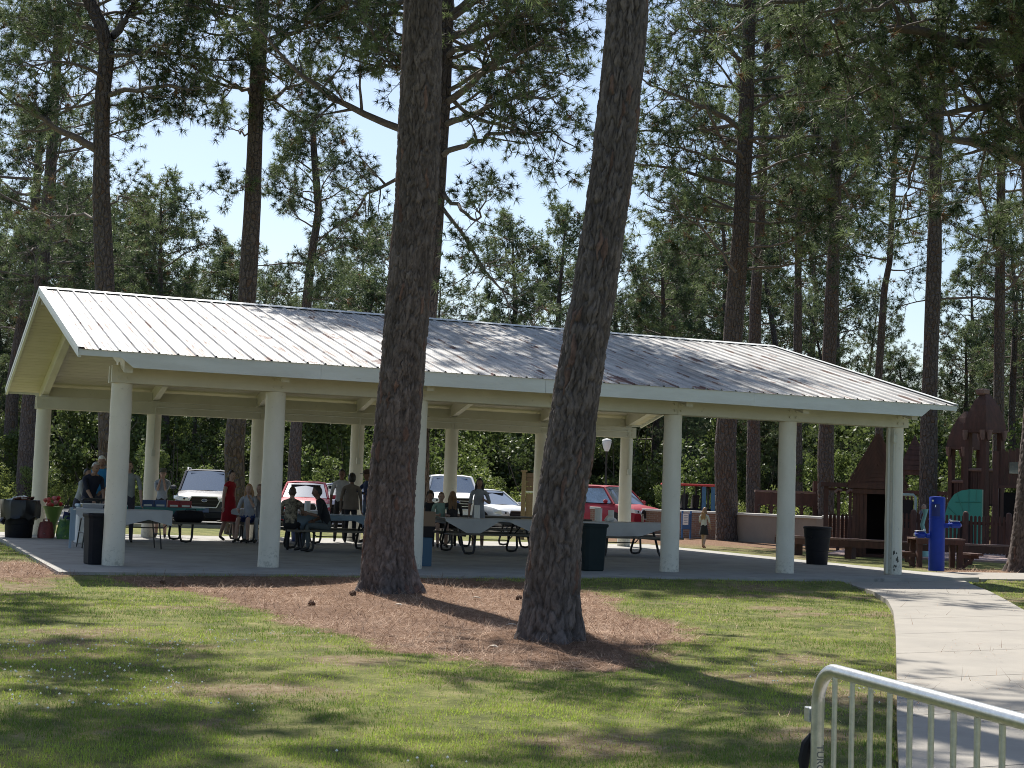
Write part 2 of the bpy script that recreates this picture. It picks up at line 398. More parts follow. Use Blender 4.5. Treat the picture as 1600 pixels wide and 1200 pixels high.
def col_straw(x, y, n):
    t = np.clip(sstep(.3,.7,.5*fbm(x*1.3, y*1.3, 61, 3)+.5*fbm(x*6, y*6, 63, 3))[:,None]+rng.normal(0, .25, (n,1)), 0, 1)
    return np.array([[.12,.06,.035]])*(1-t)+np.array([[.52,.36,.25]])*t
sm = nmat('straw_needle', (1,1,1), .75, attr='tint', spec=.25)
blades(200000, 40, .08, .20, .0035, .10, col_straw, 'pine_straw', sm, acc_straw, near=11, flat=1)
def acc_cl(x, y):
    c = sstep(.60, .72, fbm(x*.5+2, y*.5, 71, 2)); return not_paved(x, y) & (straw_f(x, y) < .3) & (rng.random(len(x)) < c) & (y < -8.5)
# clover heads
n0 = 1500; z = 8*(16/8)**rng.random(n0); Xp = rng.uniform(0, 1400, n0)
d = FW+RT*((Xp[:,None]-800)/FPX); d[:,2] = 0; d /= np.linalg.norm(d, axis=1)[:,None]
cx_, cy_ = CAM[0]+d[:,0]*z, CAM[1]+d[:,1]*z; k = acc_cl(cx_, cy_); cx_, cy_ = cx_[k], cy_[k]
mb = MB()
for a, b_ in zip(cx_, cy_):
    s_ = random.uniform(.007, .011); z_ = float(gz(np.array([a]), np.array([b_]))[0])+random.uniform(.03, .05)
    mb.add([(a-s_,b_,z_),(a+s_,b_,z_),(a,b_-s_,z_),(a,b_+s_,z_),(a,b_,z_-s_),(a,b_,z_+s_)], [(0,2,5),(2,1,5),(1,3,5),(3,0,5),(2,0,4),(1,2,4),(3,1,4),(0,3,4)])
mb.build('clover_blossom', nmat('clover_white', (.75,.75,.68), .8), kind='stuff')
# ---------------------------------------------------------------- paving
def slab(name, poly, z0, z1, mat, chunk=None):
    b = MB(); b.prism(poly, 'z', z0, z1); return b.build(name, mat, kind='structure')
pave = slab('pavilion_slab', [(-1.05,-1.8),(12.4,-1.8),(16.9,-.75),(17.0,13.4),(-.95,13.4)], -.35, 0, M['concrete'])
# walkway broken by joints: each concrete panel is a piece
walk = thing('walkway', 'pale', 'x'); del walk['label']; del walk['category']; walk['kind'] = 'structure'; walk.name = 'walkway'
def resample(P, n):
    P = np.array(P); s = np.concatenate([[0], np.cumsum(np.hypot(*np.diff(P, axis=0).T))]); t = np.linspace(0, s[-1], n)
    return np.stack([np.interp(t, s, P[:,0]), np.interp(t, s, P[:,1])], 1)
NL = 73; A = resample(WL, NL); B = resample(WR, NL); seg = 6
for i in range(0, NL-1, seg):
    a = A[i:i+seg+1].copy(); b_ = B[i:i+seg+1].copy()
    gdir = (a[0]-a[-1]); gdir /= np.linalg.norm(gdir)
    a[0] -= gdir*.022; b_[0] -= gdir*.022
    mb = MB(); zt = -.055 if i else -.05
    mb.prism([tuple(p) for p in a]+[tuple(p) for p in b_[::-1]], 'z', -.3, -.06)
    mb.build('paving_panel', M['walk'], walk)
slab('side_walkway', [(16.95,-.75),(60,-.2),(60,1.9),(16.97,1.6)], -.3, -.03, M['walk'])
slab('parking_lot', [(-90,22.2),(20,23.6),(40,26.5),(44,60),(-90,64)], -.3, -.085, M['asphalt'])
b = MB(); b.prism([(-90,21.9),(20,23.3),(40,26.2),(40,26.5),(20,23.6),(-90,22.2)], 'z', -.3, -.02); b.build('kerb', M['walk'], kind='structure')
# ---------------------------------------------------------------- pavilion
Wb, D, HC, OV, HE, HR, OL, OR_ = 2.56, 11.78, 2.947, .80, 3.42, 5.09, .815, .873
SL = (HR-HE)/(D/2+OV); RX0, RX1 = -OL, 6*Wb+OR_
pav = thing('picnic_pavilion', 'long open sided white picnic pavilion with ribbed metal gable roof', 'pavilion')
def zroof(y): return HE+SL*((y if y < D/2 else D-y)+OV)
colm = {}
for j in range(2):
    for i in range(7):
        x, y = i*Wb, j*D
        prof = []
        for k in range(15):
            z = k/14*(HC+.0)
            r = .178-.008*k/14+.003*math.sin(k*1.7+i*2+j)
            prof.append((r, z))
        mb = MB(); mb.lathe(prof, (0,0,0), 24)
        mb.box((0,0,HC+.17), (.18,.20,.34))
        o = mb.build('column', M['column'], pav, smooth=True); o.location = (x+(.24 if i == 3 and j == 0 else 0), y, .001)
        if i == 6 and j == 0: o['label'] = 'cracked column with peeling paint at its foot'
for y in (0, D):
    for s in (-1, 1):
        # two long planks bolted either side of the column heads, spliced at columns
        for a, b_ in ((-.20, 2*Wb), (2*Wb, 4*Wb), (4*Wb, 6*Wb+.20)):
            mb = MB(); mb.box(((a+b_)/2, y+s*.145, HC+.145), (b_-a-.006, .075, .285), bev=.006); mb.build('beam', M['cream'], pav)
    for i in range(7):
        for dx in (-.07,.07):
            for dz in (.08,.20):
                s = -1
                mb = MB(); mb.tube([(i*Wb+dx, y+s*.183, HC+dz),(i*Wb+dx, y+s*.21, HC+dz)], .022, 8); mb.build('bolt', M['cream'], pav)
rot_ = math.atan(SL)
def slope_box(mb, x0, x1, y0, y1, dz0, dz1, side):
    """a plank lying under the roof plane between y0,y1 (distance from front eave plane), dz measured down from roof plane"""
    f = (lambda y: y) if side == 0 else (lambda y: D-y)
    P = []
    for x in (x0, x1):
        for y in (y0, y1):
            for dz in (dz0, dz1): P.append((x, f(y), zroof(y)-dz if y < D/2 else HR-dz))
    mb.add(P, [(0,1,3,2),(4,6,7,5),(0,4,5,1),(2,3,7,6),(0,2,6,4),(1,5,7,3)])
for side in (0, 1):
    for i in range(7):
        mb = MB(); slope_box(mb, i*Wb-.07, i*Wb+.07, -.62, D/2-.075, .075, .375, side); mb.build('rafter', M['cream'], pav)
    nb = 34; L0, L1 = -OV+.03, D/2
    for k in range(nb):
        a = L0+(L1-L0)*k/nb; b_ = L0+(L1-L0)*(k+1)/nb-.010
        mb = MB(); dz = .045+random.uniform(0, .004)
        slope_box(mb, RX0+.05, RX1-.05, a, b_, dz, .072, side); mb.build('ceiling_board', M['ceiling'], pav)
    # rake boards on both gable ends
    for x0, x1 in ((RX0-.002, RX0+.045), (RX1-.045, RX1+.002)):
        mb = MB(); slope_box(mb, x0, x1, -OV+.0, D/2, .008, .14, side); mb.build('rake_board', M['fascia'], pav)
    # fascia: deep board with a shallower chamfered tail at both ends
    y = -OV-.028 if side == 0 else D+OV+.003
    zt = HE-.012; zb = zt-.25; zn = zt-.10
    for a, b_, l in ((RX0, 3.1, 1), (3.1, 7.2, 0), (7.2, 11.5, 0), (11.5, RX1, 2)):
        if l == 1: poly = [(a,zt),(b_,zt),(b_,zb),(a+.86,zb),(a+.66,zn),(a,zn)]
        elif l == 2: poly = [(a,zt),(b_,zt),(b_,zn),(b_-.66,zn),(b_-.86,zb),(a,zb)]
        else: poly = [(a+.003,zt),(b_-.003,zt),(b_-.003,zb+.004),(a+.003,zb+.004)]
        mb = MB(); mb.prism(poly, 'y', y, y+.025); mb.build('fascia', M['fascia'], pav)
# blocking boards over the back beam, ridge board
for i in range(6):
    mb = MB(); mb.box(((i+.5)*Wb, D-.02, HC+.415), (Wb-.15, .04, .22)); mb.build('blocking_board', M['cream'], pav)
mb = MB(); mb.box(((RX0+RX1)/2, D/2, HR-.20), (RX1-RX0-.12, .06, .24)); mb.build('ridge_board', M['cream'], pav)
# roof panels with ribs
NP = 56; pw = (RX1-RX0)/NP
def panel_mesh():
    sec = [(0,0),(.012,.026),(.034,.026),(.048,0),(pw*.40,0),(pw*.42,.005),(pw*.46,.005),(pw*.48,0),(pw*.70,0),(pw*.72,.005),(pw*.76,.005),(pw*.78,0),(pw-.0015,0)]
    mb = MB(); V = []; F = []
    n = len(sec)
    ys = [-OV-.05, D/2-.01]
    for y in ys:
        for (x, z) in sec: V.append((x, y, HE+SL*(y+OV)+z))
    for y in ys:
        for (x, z) in sec: V.append((x, y, HE+SL*(y+OV)+z-.0025))
    for k in range(n-1):
        F.append((k, k+1, n+k+1, n+k)); F.append((2*n+k, 3*n+k, 3*n+k+1, 2*n+k+1)); F.append((k, 2*n+k, 2*n+k+1, k+1)); F.append((n+k, n+k+1, 3*n+k+1, 3*n+k))
    mb.add(V, F); return mb.mesh('roof_panel', M['roof'])
pm = panel_mesh()
for k in range(NP):
    o = link('roof_panel', pm, pav, (RX0+k*pw, 0, 0))
    o = link('roof_panel', pm, pav, (RX0+(k+1)*pw, D, 0)); o.rotation_euler = (0, 0, math.pi)
for k in range(4):
    a = RX0-.01+k*(RX1-RX0+.02)/4; b_ = a+(RX1-RX0+.02)/4-.004
    mb = MB(); hw = .16
    mb.add([(a,D/2-hw,HR-hw*SL+.032),(b_,D/2-hw,HR-hw*SL+.032),(b_,D/2,HR+.042),(a,D/2,HR+.042),(b_,D/2+hw,HR-hw*SL+.032),(a,D/2+hw,HR-hw*SL+.032),
            (a,D/2-hw,HR-hw*SL+.027),(b_,D/2-hw,HR-hw*SL+.027),(b_,D/2,HR+.037),(a,D/2,HR+.037),(b_,D/2+hw,HR-hw*SL+.027),(a,D/2+hw,HR-hw*SL+.027)],
           [(0,1,2,3),(3,2,4,5),(7,6,9,8),(8,9,11,10),(0,6,7,1),(5,4,10,11),(0,3,9,6),(3,5,11,9),(1,7,8,2),(2,8,10,4)])
    mb.build('ridge_cap', M['white_metal'], pav)
for x, flip in ((RX0, 1), (RX1, -1)):      # gable trim flashing
    for side in (0, 1):
        mb = MB(); slope_box(mb, x-.012 if flip > 0 else x-.10, x+.10 if flip > 0 else x+.012, -OV-.05, D/2, -.034, -.030, side)
        slope_box(mb, x-.012 if flip > 0 else x+.008, x-.008 if flip > 0 else x+.012, -OV-.05, D/2, -.030, .06, side)
        mb.build('gable_trim', M['white_metal'], pav)
# conduits
M['conduit'] = nmat('conduit_paint', (.55,.55,.47), .5)
def conduit(pts, box_at=None, r=.014):
    mb = MB(); mb.tube(pts, r, 6)
    if box_at: mb.box(box_at, (.09,.06,.16))
    mb.build('conduit', M['conduit'], pav)
for i in (1, 3, 6):
    x = i*Wb-.02
    conduit([(x, D-.20, 2.1),(x, D-.20, 2.85),(x, D-.235, 2.95),(x, D-.235, 3.12)], (x, D-.215, 2.02))
conduit([(1*Wb, D-.235, 3.12),(6*Wb-.02, D-.235, 3.12)], None, .016)
conduit([(6*Wb-.22, -.10, .02),(6*Wb-.22, -.10, 2.98)], None, .03)
conduit([(6*Wb-.15, -.17, .02),(6*Wb-.15, -.17, 2.9)], (6*Wb-.15, -.19, 2.72), .018)
# rusty drip marks at the foot of the cracked column: shallow spalled patch built as a dark broken piece
mb = MB()
for k in range(16):
    th = R(-118+random.uniform(-20, 26)); z = random.uniform(.02, .42)
    s_ = random.uniform(.02, .06)
    c = Vector((6*Wb+.181*math.cos(th), .181*math.sin(th), z)); t = Vector((-math.sin(th), math.cos(th), 0))
    mb.add([c-t*s_*.5, c+t*s_*.4+Vector((0,0,s_*.3)), c+t*s_*.2+Vector((0,0,s_*1.5)), c-t*s_*.3+Vector((0,0,s_))], [(0,1,2,3)])
mb.build('spalled_patch', nmat('bare_concrete', (.09,.085,.07), .9), pav)
# ---------------------------------------------------------------- trees
def bark_mat(name, base, light, red, attr=True, bump=0.0):
    m = bpy.data.materials.new(name); m.use_nodes = True
    n = m.node_tree.nodes; l = m.node_tree.links; b = n['Principled BSDF']; b.inputs['Roughness'].default_value = .9; b.inputs['Specular IOR Level'].default_value = .25
    tc = n.new('ShaderNodeTexCoord').outputs['Object']
    def noise(s, st=(1,1,1), d=6):
        mp = n.new('ShaderNodeMapping'); mp.inputs['Scale'].default_value = st; l.new(tc, mp.inputs[0])
        t = n.new('ShaderNodeTexNoise'); t.inputs['Scale'].default_value = s; t.inputs['Detail'].default_value = d; t.inputs['Roughness'].default_value = .7
        l.new(mp.outputs[0], t.inputs['Vector']); return t.outputs[0]
    r = n.new('ShaderNodeValToRGB'); e = r.color_ramp.elements
    e[0].position = .30; e[0].color = (*base, 1); e[1].position = .72; e[1].color = (*light, 1)
    l.new(noise(22, (1,1,.4)), r.inputs[0]); c = r.outputs[0]
    if attr:
        a = n.new('ShaderNodeAttribute'); a.attribute_name = 'tint'
        mx = n.new('ShaderNodeMix'); mx.data_type = 'RGBA'; mx.blend_type = 'MULTIPLY'; mx.inputs[0].default_value = 1
        l.new(c, mx.inputs[6]); l.new(a.outputs['Color'], mx.inputs[7]); c = mx.outputs[2]
    else:
        v = n.new('ShaderNodeTexVoronoi'); v.inputs['Scale'].default_value = 9
        mp = n.new('ShaderNodeMapping'); mp.inputs['Scale'].default_value = (1,1,.45); l.new(tc, mp.inputs[0]); l.new(mp.outputs[0], v.inputs['Vector'])
        mx = n.new('ShaderNodeMix'); mx.data_type = 'RGBA'; mx.inputs[0].default_value = .5
        sep = n.new('ShaderNodeSeparateColor'); l.new(v.outputs['Color'], sep.inputs[0])
        rr = n.new('ShaderNodeMapRange'); rr.inputs[1].default_value = .75; rr.inputs[2].default_value = 1; l.new(sep.outputs[0], rr.inputs[0])
        mx.inputs[7].default_value = (*red, 1); l.new(c, mx.inputs[6]); l.new(rr.outputs[0], mx.inputs[0]); c = mx.outputs[2]
        bp = n.new('ShaderNodeBump'); bp.inputs['Distance'].default_value = .05; bp.inputs['Strength'].default_value = 1
        v2 = n.new('ShaderNodeTexVoronoi'); v2.feature = 'DISTANCE_TO_EDGE'; v2.inputs['Scale'].default_value = 9; l.new(mp.outputs[0], v2.inputs['Vector'])
        r2 = n.new('ShaderNodeMapRange'); r2.inputs[2].default_value = .18; l.new(v2.outputs['Distance'], r2.inputs[0])
        l.new(r2.outputs[0], bp.inputs['Height']); l.new(bp.outputs[0], b.inputs['Normal'])
    l.new(c, b.inputs['Base Color']); return m
M['bark'] = bark_mat('bark_plates', (.078,.064,.059), (.225,.192,.18), (.3,.13,.07))
M['bark2'] = bark_mat('bark_plain', (.07,.056,.05), (.17,.14,.13), (.12,.08,.06), attr=False)
M['limb'] = nmat('limb_bark', (.10,.08,.07), .9, var=(.18,.15,.13), vscale=14, bump=.01, bscale=30)
M['needle'] = nmat('pine_needles', (1,1,1), .5, attr='tint', trans=.30, spec=.3)
M['leaf'] = nmat('broad_leaves', (1,1,1), .5, attr='tint', trans=.4, spec=.35)

def plated_trunk(path, rads, seed, nth=168, dz=.022, zfine=8.8, flare=.35, cell=(.056,.23)):
    """path: (k,3) relative to base, rads per path point; returns verts, faces, tints"""
    path = np.array(path, float); s = np.concatenate([[0], np.cumsum(np.linalg.norm(np.diff(path, axis=0), axis=1))])
    t = np.concatenate([np.arange(0, zfine, dz), np.linspace(zfine, s[-1], 30)]); nz = len(t)
    # smooth centre line
    C = np.stack([np.interp(t, s, path[:,i]) for i in range(3)], 1)
    kk = 41; ker = np.hanning(kk); ker /= ker.sum()
    for i in range(2):
        nf = len(np.arange(0, zfine, dz)); Cf = C[:,i].copy()
        e = np.concatenate([np.full(kk//2, C[0,i]), C[:,i], np.full(kk//2, C[-1,i])]); C[:,i] = np.convolve(e, ker, 'valid'); C[nf-22:,i] = Cf[nf-22:]
    rr = np.interp(t, s, rads)
    th = np.linspace(0, 2*np.pi, nth, endpoint=False)
    TH, T = np.meshgrid(th, t)
    R0 = rr[:,None]*np.ones_like(TH)
    fl = np.exp(-T/.30)*flare*2.3*(1+.40*np.sin(TH*5+seed)+.25*np.sin(TH*8+seed*2.3))
    R0 = R0+fl*.5*rr[0]*1.3
    R0 = R0*(1+.03*np.sin(TH*2+T*.7+seed)+.02*np.sin(TH*3-T*1.3))
    ncell = max(8, int(round(2*np.pi*rr.mean()/cell[0])))
    u = TH/(2*np.pi)*ncell; v = T/cell[1]
    # domain warp
    u0 = u; u = u+.9*(vnoise(u0*.8, v*2.2, seed+5)-.5)+.35*(vnoise(u0*2.3, v*6, seed+15)-.5); v = v+.9*(vnoise(u0*.9, v*.9, seed+6)-.5)+.3*(vnoise(u0*3, v*3, seed+16)-.5)
    iu = np.floor(u).astype(int); iv = np.floor(v).astype(int)
    F1 = np.full(u.shape, 9.); F2 = F1.copy(); ID = np.zeros(u.shape)
    def hh(a, b, q):
        a = np.mod(a, ncell); n = (a*374761393+b*668265263+(seed+q)*1442695041) & 0x7fffffff
        n = ((n ^ (n >> 13))*1274126177) & 0x7fffffff
        return (n & 0xffff)/65535.0
    for du in (-1,0,1):
        for dv in (-1,0,1):
            a = iu+du; b_ = iv+dv
            px = a+.12+.76*hh(a, b_, 1)+.25*(b_ % 2); py = b_+.12+.76*hh(a, b_, 2)
            d = np.hypot((u-px)*1.15, (v-py)*.9); idv = hh(a, b_, 3)
            m = d < F1; F2 = np.where(m, F1, np.minimum(F2, d)); ID = np.where(m, idv, ID); F1 = np.where(m, d, F1)
    edge = F2-F1
    pl = sstep(0.02, .20, edge+.10*(fbm(u*4, v*8, seed+20, 2)-.5))
    fine = fbm(u*3.5, v*9, seed+8, 3)-.5; fine2 = fbm(u*9, v*5, seed+11, 2)-.5
    disp = (pl-1)*.021+(ID-.5)*.011*pl+fine*.020+fine2*.010
    fur = 1-np.abs(fbm(u*.55+1.3*fbm(u*.3, v*.9, seed+40, 2), v*.33, seed+41, 3)-.5)*7
    fur = np.clip(fur, 0, 1)**1.5; disp = disp-.016*fur
    RR = R0+disp
    X = C[:,0:1]+RR*np.cos(TH); Y = C[:,1:2]+RR*np.sin(TH); Z = C[:,2:3]+0*TH-.03
    V = np.stack([X.ravel(), Y.ravel(), Z.ravel()], 1)
    i0 = np.arange(nz*nth).reshape(nz, nth); i1 = np.roll(i0, -1, 1)
    F = np.stack([i0[:-1].ravel(), i1[:-1].ravel(), i1[1:].ravel(), i0[1:].ravel()], 1)
    tone = (1-.35*fur[..., None])*(.80+.30*ID**1.5)[..., None]*np.array([1.0,.97,.95])
    red = ((ID*7.3) % 1 > .955)[..., None]&(pl > .5)[..., None]; tone = np.where(red, tone*np.array([1.10,.84,.74]), tone)
    tone = tone*(.62+.38*pl[..., None])*(.85+.3*fbm(u*2.5, v*7, seed+30, 3)[..., None])
    return V, F, tone.reshape(-1, 3)

def ring_trunk(path, rads, nth=14, seed=0, flare=.25):
    path = np.array(path, float); s = np.concatenate([[0], np.cumsum(np.linalg.norm(np.diff(path, axis=0), axis=1))])
    nz = max(6, int(s[-1]/.35)); t = np.concatenate([[0,.12,.3], np.linspace(.6, s[-1], nz)])
    C = np.stack([np.interp(t, s, path[:,i]) for i in range(3)], 1); rr = np.interp(t, s, rads)
    th = np.linspace(0, 2*np.pi, nth, endpoint=False); TH, T = np.meshgrid(th, t)
    RR = rr[:,None]*(1+np.exp(-T/.3)*flare*(1+.4*np.sin(TH*4+seed)))*(1+.05*(fbm(TH*3, T*4, seed, 2)-.5)+.05*np.sin(TH*2+T))
    V = np.stack([(C[:,0:1]+RR*np.cos(TH)).ravel(), (C[:,1:2]+RR*np.sin(TH)).ravel(), (C[:,2:3]+0*TH).ravel()], 1)
    i0 = np.arange(len(t)*nth).reshape(len(t), nth); i1 = np.roll(i0, -1, 1)
    return V, np.stack([i0[:-1].ravel(), i1[:-1].ravel(), i1[1:].ravel(), i0[1:].ravel()], 1)

def tubes(paths, seg=5):
    """paths: list of (pts(k,3), rads(k)); returns V,F"""
    Vs, Fs, n = [], [], 0
    th = np.linspace(0, 2*np.pi, seg, endpoint=False)
    for P, r in paths:
        P = np.asarray(P); k = len(P); T = np.gradient(P, axis=0); T /= np.linalg.norm(T, axis=1)[:,None]+1e-9
        ref = np.where(np.abs(T[:,2:3]) > .9, np.array([[1.,0,0]]), np.array([[0,0,1.]]))
        a = np.cross(T, ref); a /= np.linalg.norm(a, axis=1)[:,None]+1e-9; b = np.cross(T, a)
        V = P[:,None,:]+(a[:,None,:]*np.cos(th)[None,:,None]+b[:,None,:]*np.sin(th)[None,:,None])*np.asarray(r)[:,None,None]
        i0 = np.arange(k*seg).reshape(k, seg)+n; i1 = np.roll(i0, -1, 1)
        Vs.append(V.reshape(-1,3)); Fs.append(np.stack([i0[:-1].ravel(), i1[:-1].ravel(), i1[1:].ravel(), i0[1:].ravel()], 1)); n += k*seg
    return np.concatenate(Vs), np.concatenate(Fs)

def wander(p, d, L, k, up, jit, rg):
    """a curving branch path"""
    pts = [np.array(p, float)]; d = np.array(d, float); st = L/k
    for i in range(k):
        d = d+rg.normal(0, jit, 3)+np.array([0,0,up]); d /= np.linalg.norm(d); pts.append(pts[-1]+d*st)
    return np.array(pts)

def tufts(P, Dr, K, L, W, rg, cols, spread=1.0):
    n = len(P); P = np.repeat(P, K, 0); Dd = np.repeat(Dr, K, 0)
    v = rg.normal(0, 1, (n*K, 3)); v /= np.linalg.norm(v, axis=1)[:,None]
    d = Dd*.75+v*spread; d /= np.linalg.norm(d, axis=1)[:,None]
    LL = np.repeat(rg.uniform(.75, 1.15, n), K)*L*rg.uniform(.7, 1.1, n*K)
    side = np.cross(d, rg.normal(0, 1, (n*K, 3))); side /= np.linalg.norm(side, axis=1)[:,None]
    tip = P+d*LL[:,None]; tip[:,2] -= LL*.12
    V = np.empty((n*K*3, 3)); V[0::3] = P-side*W/2+d*.01; V[1::3] = P+side*W/2; V[2::3] = tip
    F = np.arange(n*K*3).reshape(-1, 3)
    C = np.repeat(cols, K*3, 0)*np.repeat(rg.uniform(.8, 1.2, (n*K,1)), 3, 0)
    return V, F, C

def needle_cols(n, rg, yellow=.0, P=None):
    t = rg.random((n,1))
    if P is not None: t = np.clip(sstep(.34, .66, .6*vnoise(P[:,0]*1.1+P[:,2]*.9, P[:,1]*1.1-P[:,2]*1.3, 5)+.4*vnoise(P[:,0]*3, P[:,2]*3, 6))[:,None]*.8+t*.3, 0, 1); a = np.array([[.028,.055,.026]]); b = np.array([[.21,.265,.115]])
    c = a*(1-t)+b*t
    dead = rg.random((n,1)) < .035; c = np.where(dead, np.array([[.17,.10,.05]]), c)
    return c*(1+yellow*np.array([[.5,.35,0]]))

def pine(seed, path, rads, limbs=(), zlo=8., zhi=20., nl=26, lmax=4.0, tuftK=20, tuftL=.24, tuftW=.010, sub=6, twig=4, lseg=5, shape='oval', avoid=None, elev=(.0,.5), az_bias=None):
    """returns dict with limb mesh arrays and crown arrays; explicit limbs: list of point lists (relative to base)"""
    rg = np.random.default_rng(seed)
    path = np.array(path, float); zs = path[:,2]
    def trunk_at(z): return np.array([np.interp(z, zs, path[:,0]), np.interp(z, zs, path[:,1]), z]), np.interp(z, zs, rads)
    L = []
    for lp in limbs:
        lp, r0 = lp
        lp = np.array(lp, float); s = np.concatenate([[0], np.cumsum(np.linalg.norm(np.diff(lp, axis=0), axis=1))])
        t = np.linspace(0, s[-1], 12); q = np.stack([np.interp(t, s, lp[:,i]) for i in range(3)], 1)
        q[1:-1] += rg.normal(0, .05, (10,3))
        L.append((q, s[-1], r0, True))
    for i in range(nl):
        u = (i+rg.random())/nl; z = zlo+(zhi-zlo)*u**.9
        p, tr = trunk_at(z)
        az = i*2.399+rg.normal(0, .4)
        if az_bias is not None and rg.random() < .5: az = az_bias+rg.normal(0, .7)
        if shape == 'oval': l = lmax*(math.sin(math.pi*min(1, .22+.72*u))**.8)*rg.uniform(.6, 1.1)
        elif shape == 'flat': l = lmax*(.45+.55*u)*rg.uniform(.6, 1.05)*(1 if u < .93 else .6)
        else: l = lmax*(1-.75*u)*rg.uniform(.7, 1.1)
        e = elev[0]+(elev[1]-elev[0])*u+rg.normal(0, .15)
        d = np.array([math.cos(az)*math.cos(e), math.sin(az)*math.cos(e), math.sin(e)])
        q = wander(p, d, l, 9, .03, .13, rg)
        L.append((q, l, max(.016, min(tr*.42, .012+.013*l)), False))
    tb, tw, TP, TD = [], [], [], []
    for q, l, r0, ex in L:
        k = len(q); rr = r0*(1-np.linspace(0, 1, k)*.8); tb.append((q, rr))
        ns = max(3, int(sub*(.5+l/lmax*.7)))
        for j in range(ns):
            f = rg.uniform(.30 if not ex else .35, 1.0); ii = min(k-2, int(f*(k-1))); p = q[ii]+(q[ii+1]-q[ii])*((f*(k-1))-ii)
            d = q[ii+1]-q[ii]; d /= np.linalg.norm(d)
            sd = np.cross(d, rg.normal(0, 1, 3)); sd /= np.linalg.norm(sd)
            d2 = d*.55+sd*.9+np.array([0,0,.18]); d2 /= np.linalg.norm(d2)
            l2 = rg.uniform(.18, .38)*min(l, 4.5)*(1.15-f*.5)+.25
            q2 = wander(p, d2, l2, 5, .07, .2, rg); tb.append((q2, rr[ii]*.5*(1-np.linspace(0, 1, 6)*.75)))
            for m_ in range(twig):
                f2 = rg.uniform(.25, 1.0) if m_ else 1.0
                i2 = min(4, int(f2*5)); p2 = q2[i2]+(q2[i2+1]-q2[i2])*(f2*5-i2) if f2 < 1 else q2[-1]
                d3 = (q2[i2+1]-q2[i2]); d3 /= np.linalg.norm(d3); d3 = d3*.6+rg.normal(0, .6, 3)+np.array([0,0,.35]); d3 /= np.linalg.norm(d3)
                l3 = rg.uniform(.15, .55); e3 = p2+d3*l3
                tw.append((np.array([p2, e3]), [.008,.004]))
                TP.append(e3); TD.append(d3)
                if l3 > .3: TP.append(p2+d3*l3*.55); TD.append(d3)
        TP.append(q[-1]); TD.append(q[-1]-q[-2])
    TP = np.array(TP); TD = np.array(TD); TD /= np.linalg.norm(TD, axis=1)[:,None]+1e-9
    if avoid is not None:
        kk = avoid(TP); TP, TD = TP[kk], TD[kk]
    V1, F1 = tubes(tb, lseg); V2, F2 = tubes(tw, 3)
    LV = np.concatenate([V1, V2]); LF = np.concatenate([F1, F2+len(V1)])
    CV = tufts(TP, TD, tuftK, tuftL, tuftW, rg, needle_cols(len(TP), rg, P=TP))
    return dict(LV=LV, LF=LF, CV=CV, nt=len(TP))

def make_tree(name, label, base, path, rads, tr='ring', seed=0, group=None, cat='tree', scale=1, **kw):
    t = thing(name, label, cat, tuple(base), 0, group)
    if tr == 'plate': V, F, C = plated_trunk(path, rads, seed, **kw.pop('pk', {})); me = fast_mesh('trunk', V, F, M['bark'], False, {'tint': C})
    else: V, F = ring_trunk(path, rads, 16, seed); me = fast_mesh('trunk', V, F, M['bark2'], True)
    link('trunk', me, t)
    d = pine(seed, path, rads, **kw)
    link('limbs', fast_mesh('limbs', d['LV'], d['LF'], M['limb'], True), t)
    V, F, C = d['CV']; o = link('crown', fast_mesh('crown', V, F, M['needle'], False, {'tint': C}), t)
    o['kind'] = 'stuff'
    TRI[0] += len(F)+2*len(d['LF'])
    return t
TRI = [0]
def rel(base, pix, depth, dd=0):
    """pixel polyline of a limb at the tree's own depth (dd swings its far end nearer or farther), relative to its base"""
    out = []
    for i, (X, Y) in enumerate(pix):
        p = at_depth(X, Y, depth+dd*i/max(1, len(pix)-1)); out.append(tuple(p-base))
    return out
def trunk_spec(X, Y, depth, pts, rbase, rtop, top=22):
    """base at pixel X,Y on the ground at given depth; pts pixel points up the trunk"""
    base = at_depth(X, Y, depth); base[2] = -.12
    path = [(0,0,-.1)]+[tuple(at_depth(a, b, depth)-base) for a, b in pts]
    a, b = np.array(path[-2]), np.array(path[-1])
    if b[2] < top:
        dr = (b-a)/(b[2]-a[2]); dr[:2] *= .5
        path.append(tuple(b+dr*(top-b[2])))
    z = np.array([p[2] for p in path]); rads = rbase+(rtop-rbase)*np.clip(z/top, 0, 1)**1.1
    return base, path, rads

DT = lambda P: np.ones(len(P), bool)
# the two big pines in front of the pavilion
b1, p1, r1 = trunk_spec(612, 922, 22.0, [(606,866),(615,720),(623,637),(639,450),(652,300),(656,150),(661,0)], .44, .20, 19)
r1 = np.interp([p[2] for p in p1], [0,.6,1.9,3,4.5,7.5,19], [.39,.372,.35,.333,.312,.30,.14])
make_tree('pine_tree', 'thick brown plated pine trunk left of centre in front of the pavilion', b1, p1, r1, 'plate', 11, zlo=9.5, zhi=18.8, nl=34, lmax=5.4, tuftK=12, tuftW=.045, tuftL=.26, sub=7, shape='flat')
b2, p2, r2 = trunk_spec(860, 997, 15.7, [(864,897),(870,806),(890,700),(901,600),(929,450),(955,275),(974,100),(981,0)], .3, .15, 16)
r2 = np.interp([p[2] for p in p2], [0,.66,1.26,2,2.6,3.6,5,6.6,16], [.292,.284,.274,.268,.254,.232,.221,.211,.10])
make_tree('pine_tree', 'grey brown pine trunk leaning right, nearest to the camera', b2, p2, r2, 'plate', 23, zlo=8.5, zhi=15.8, nl=30, lmax=4.8, tuftK=12, tuftW=.045, tuftL=.26, sub=7, shape='flat')
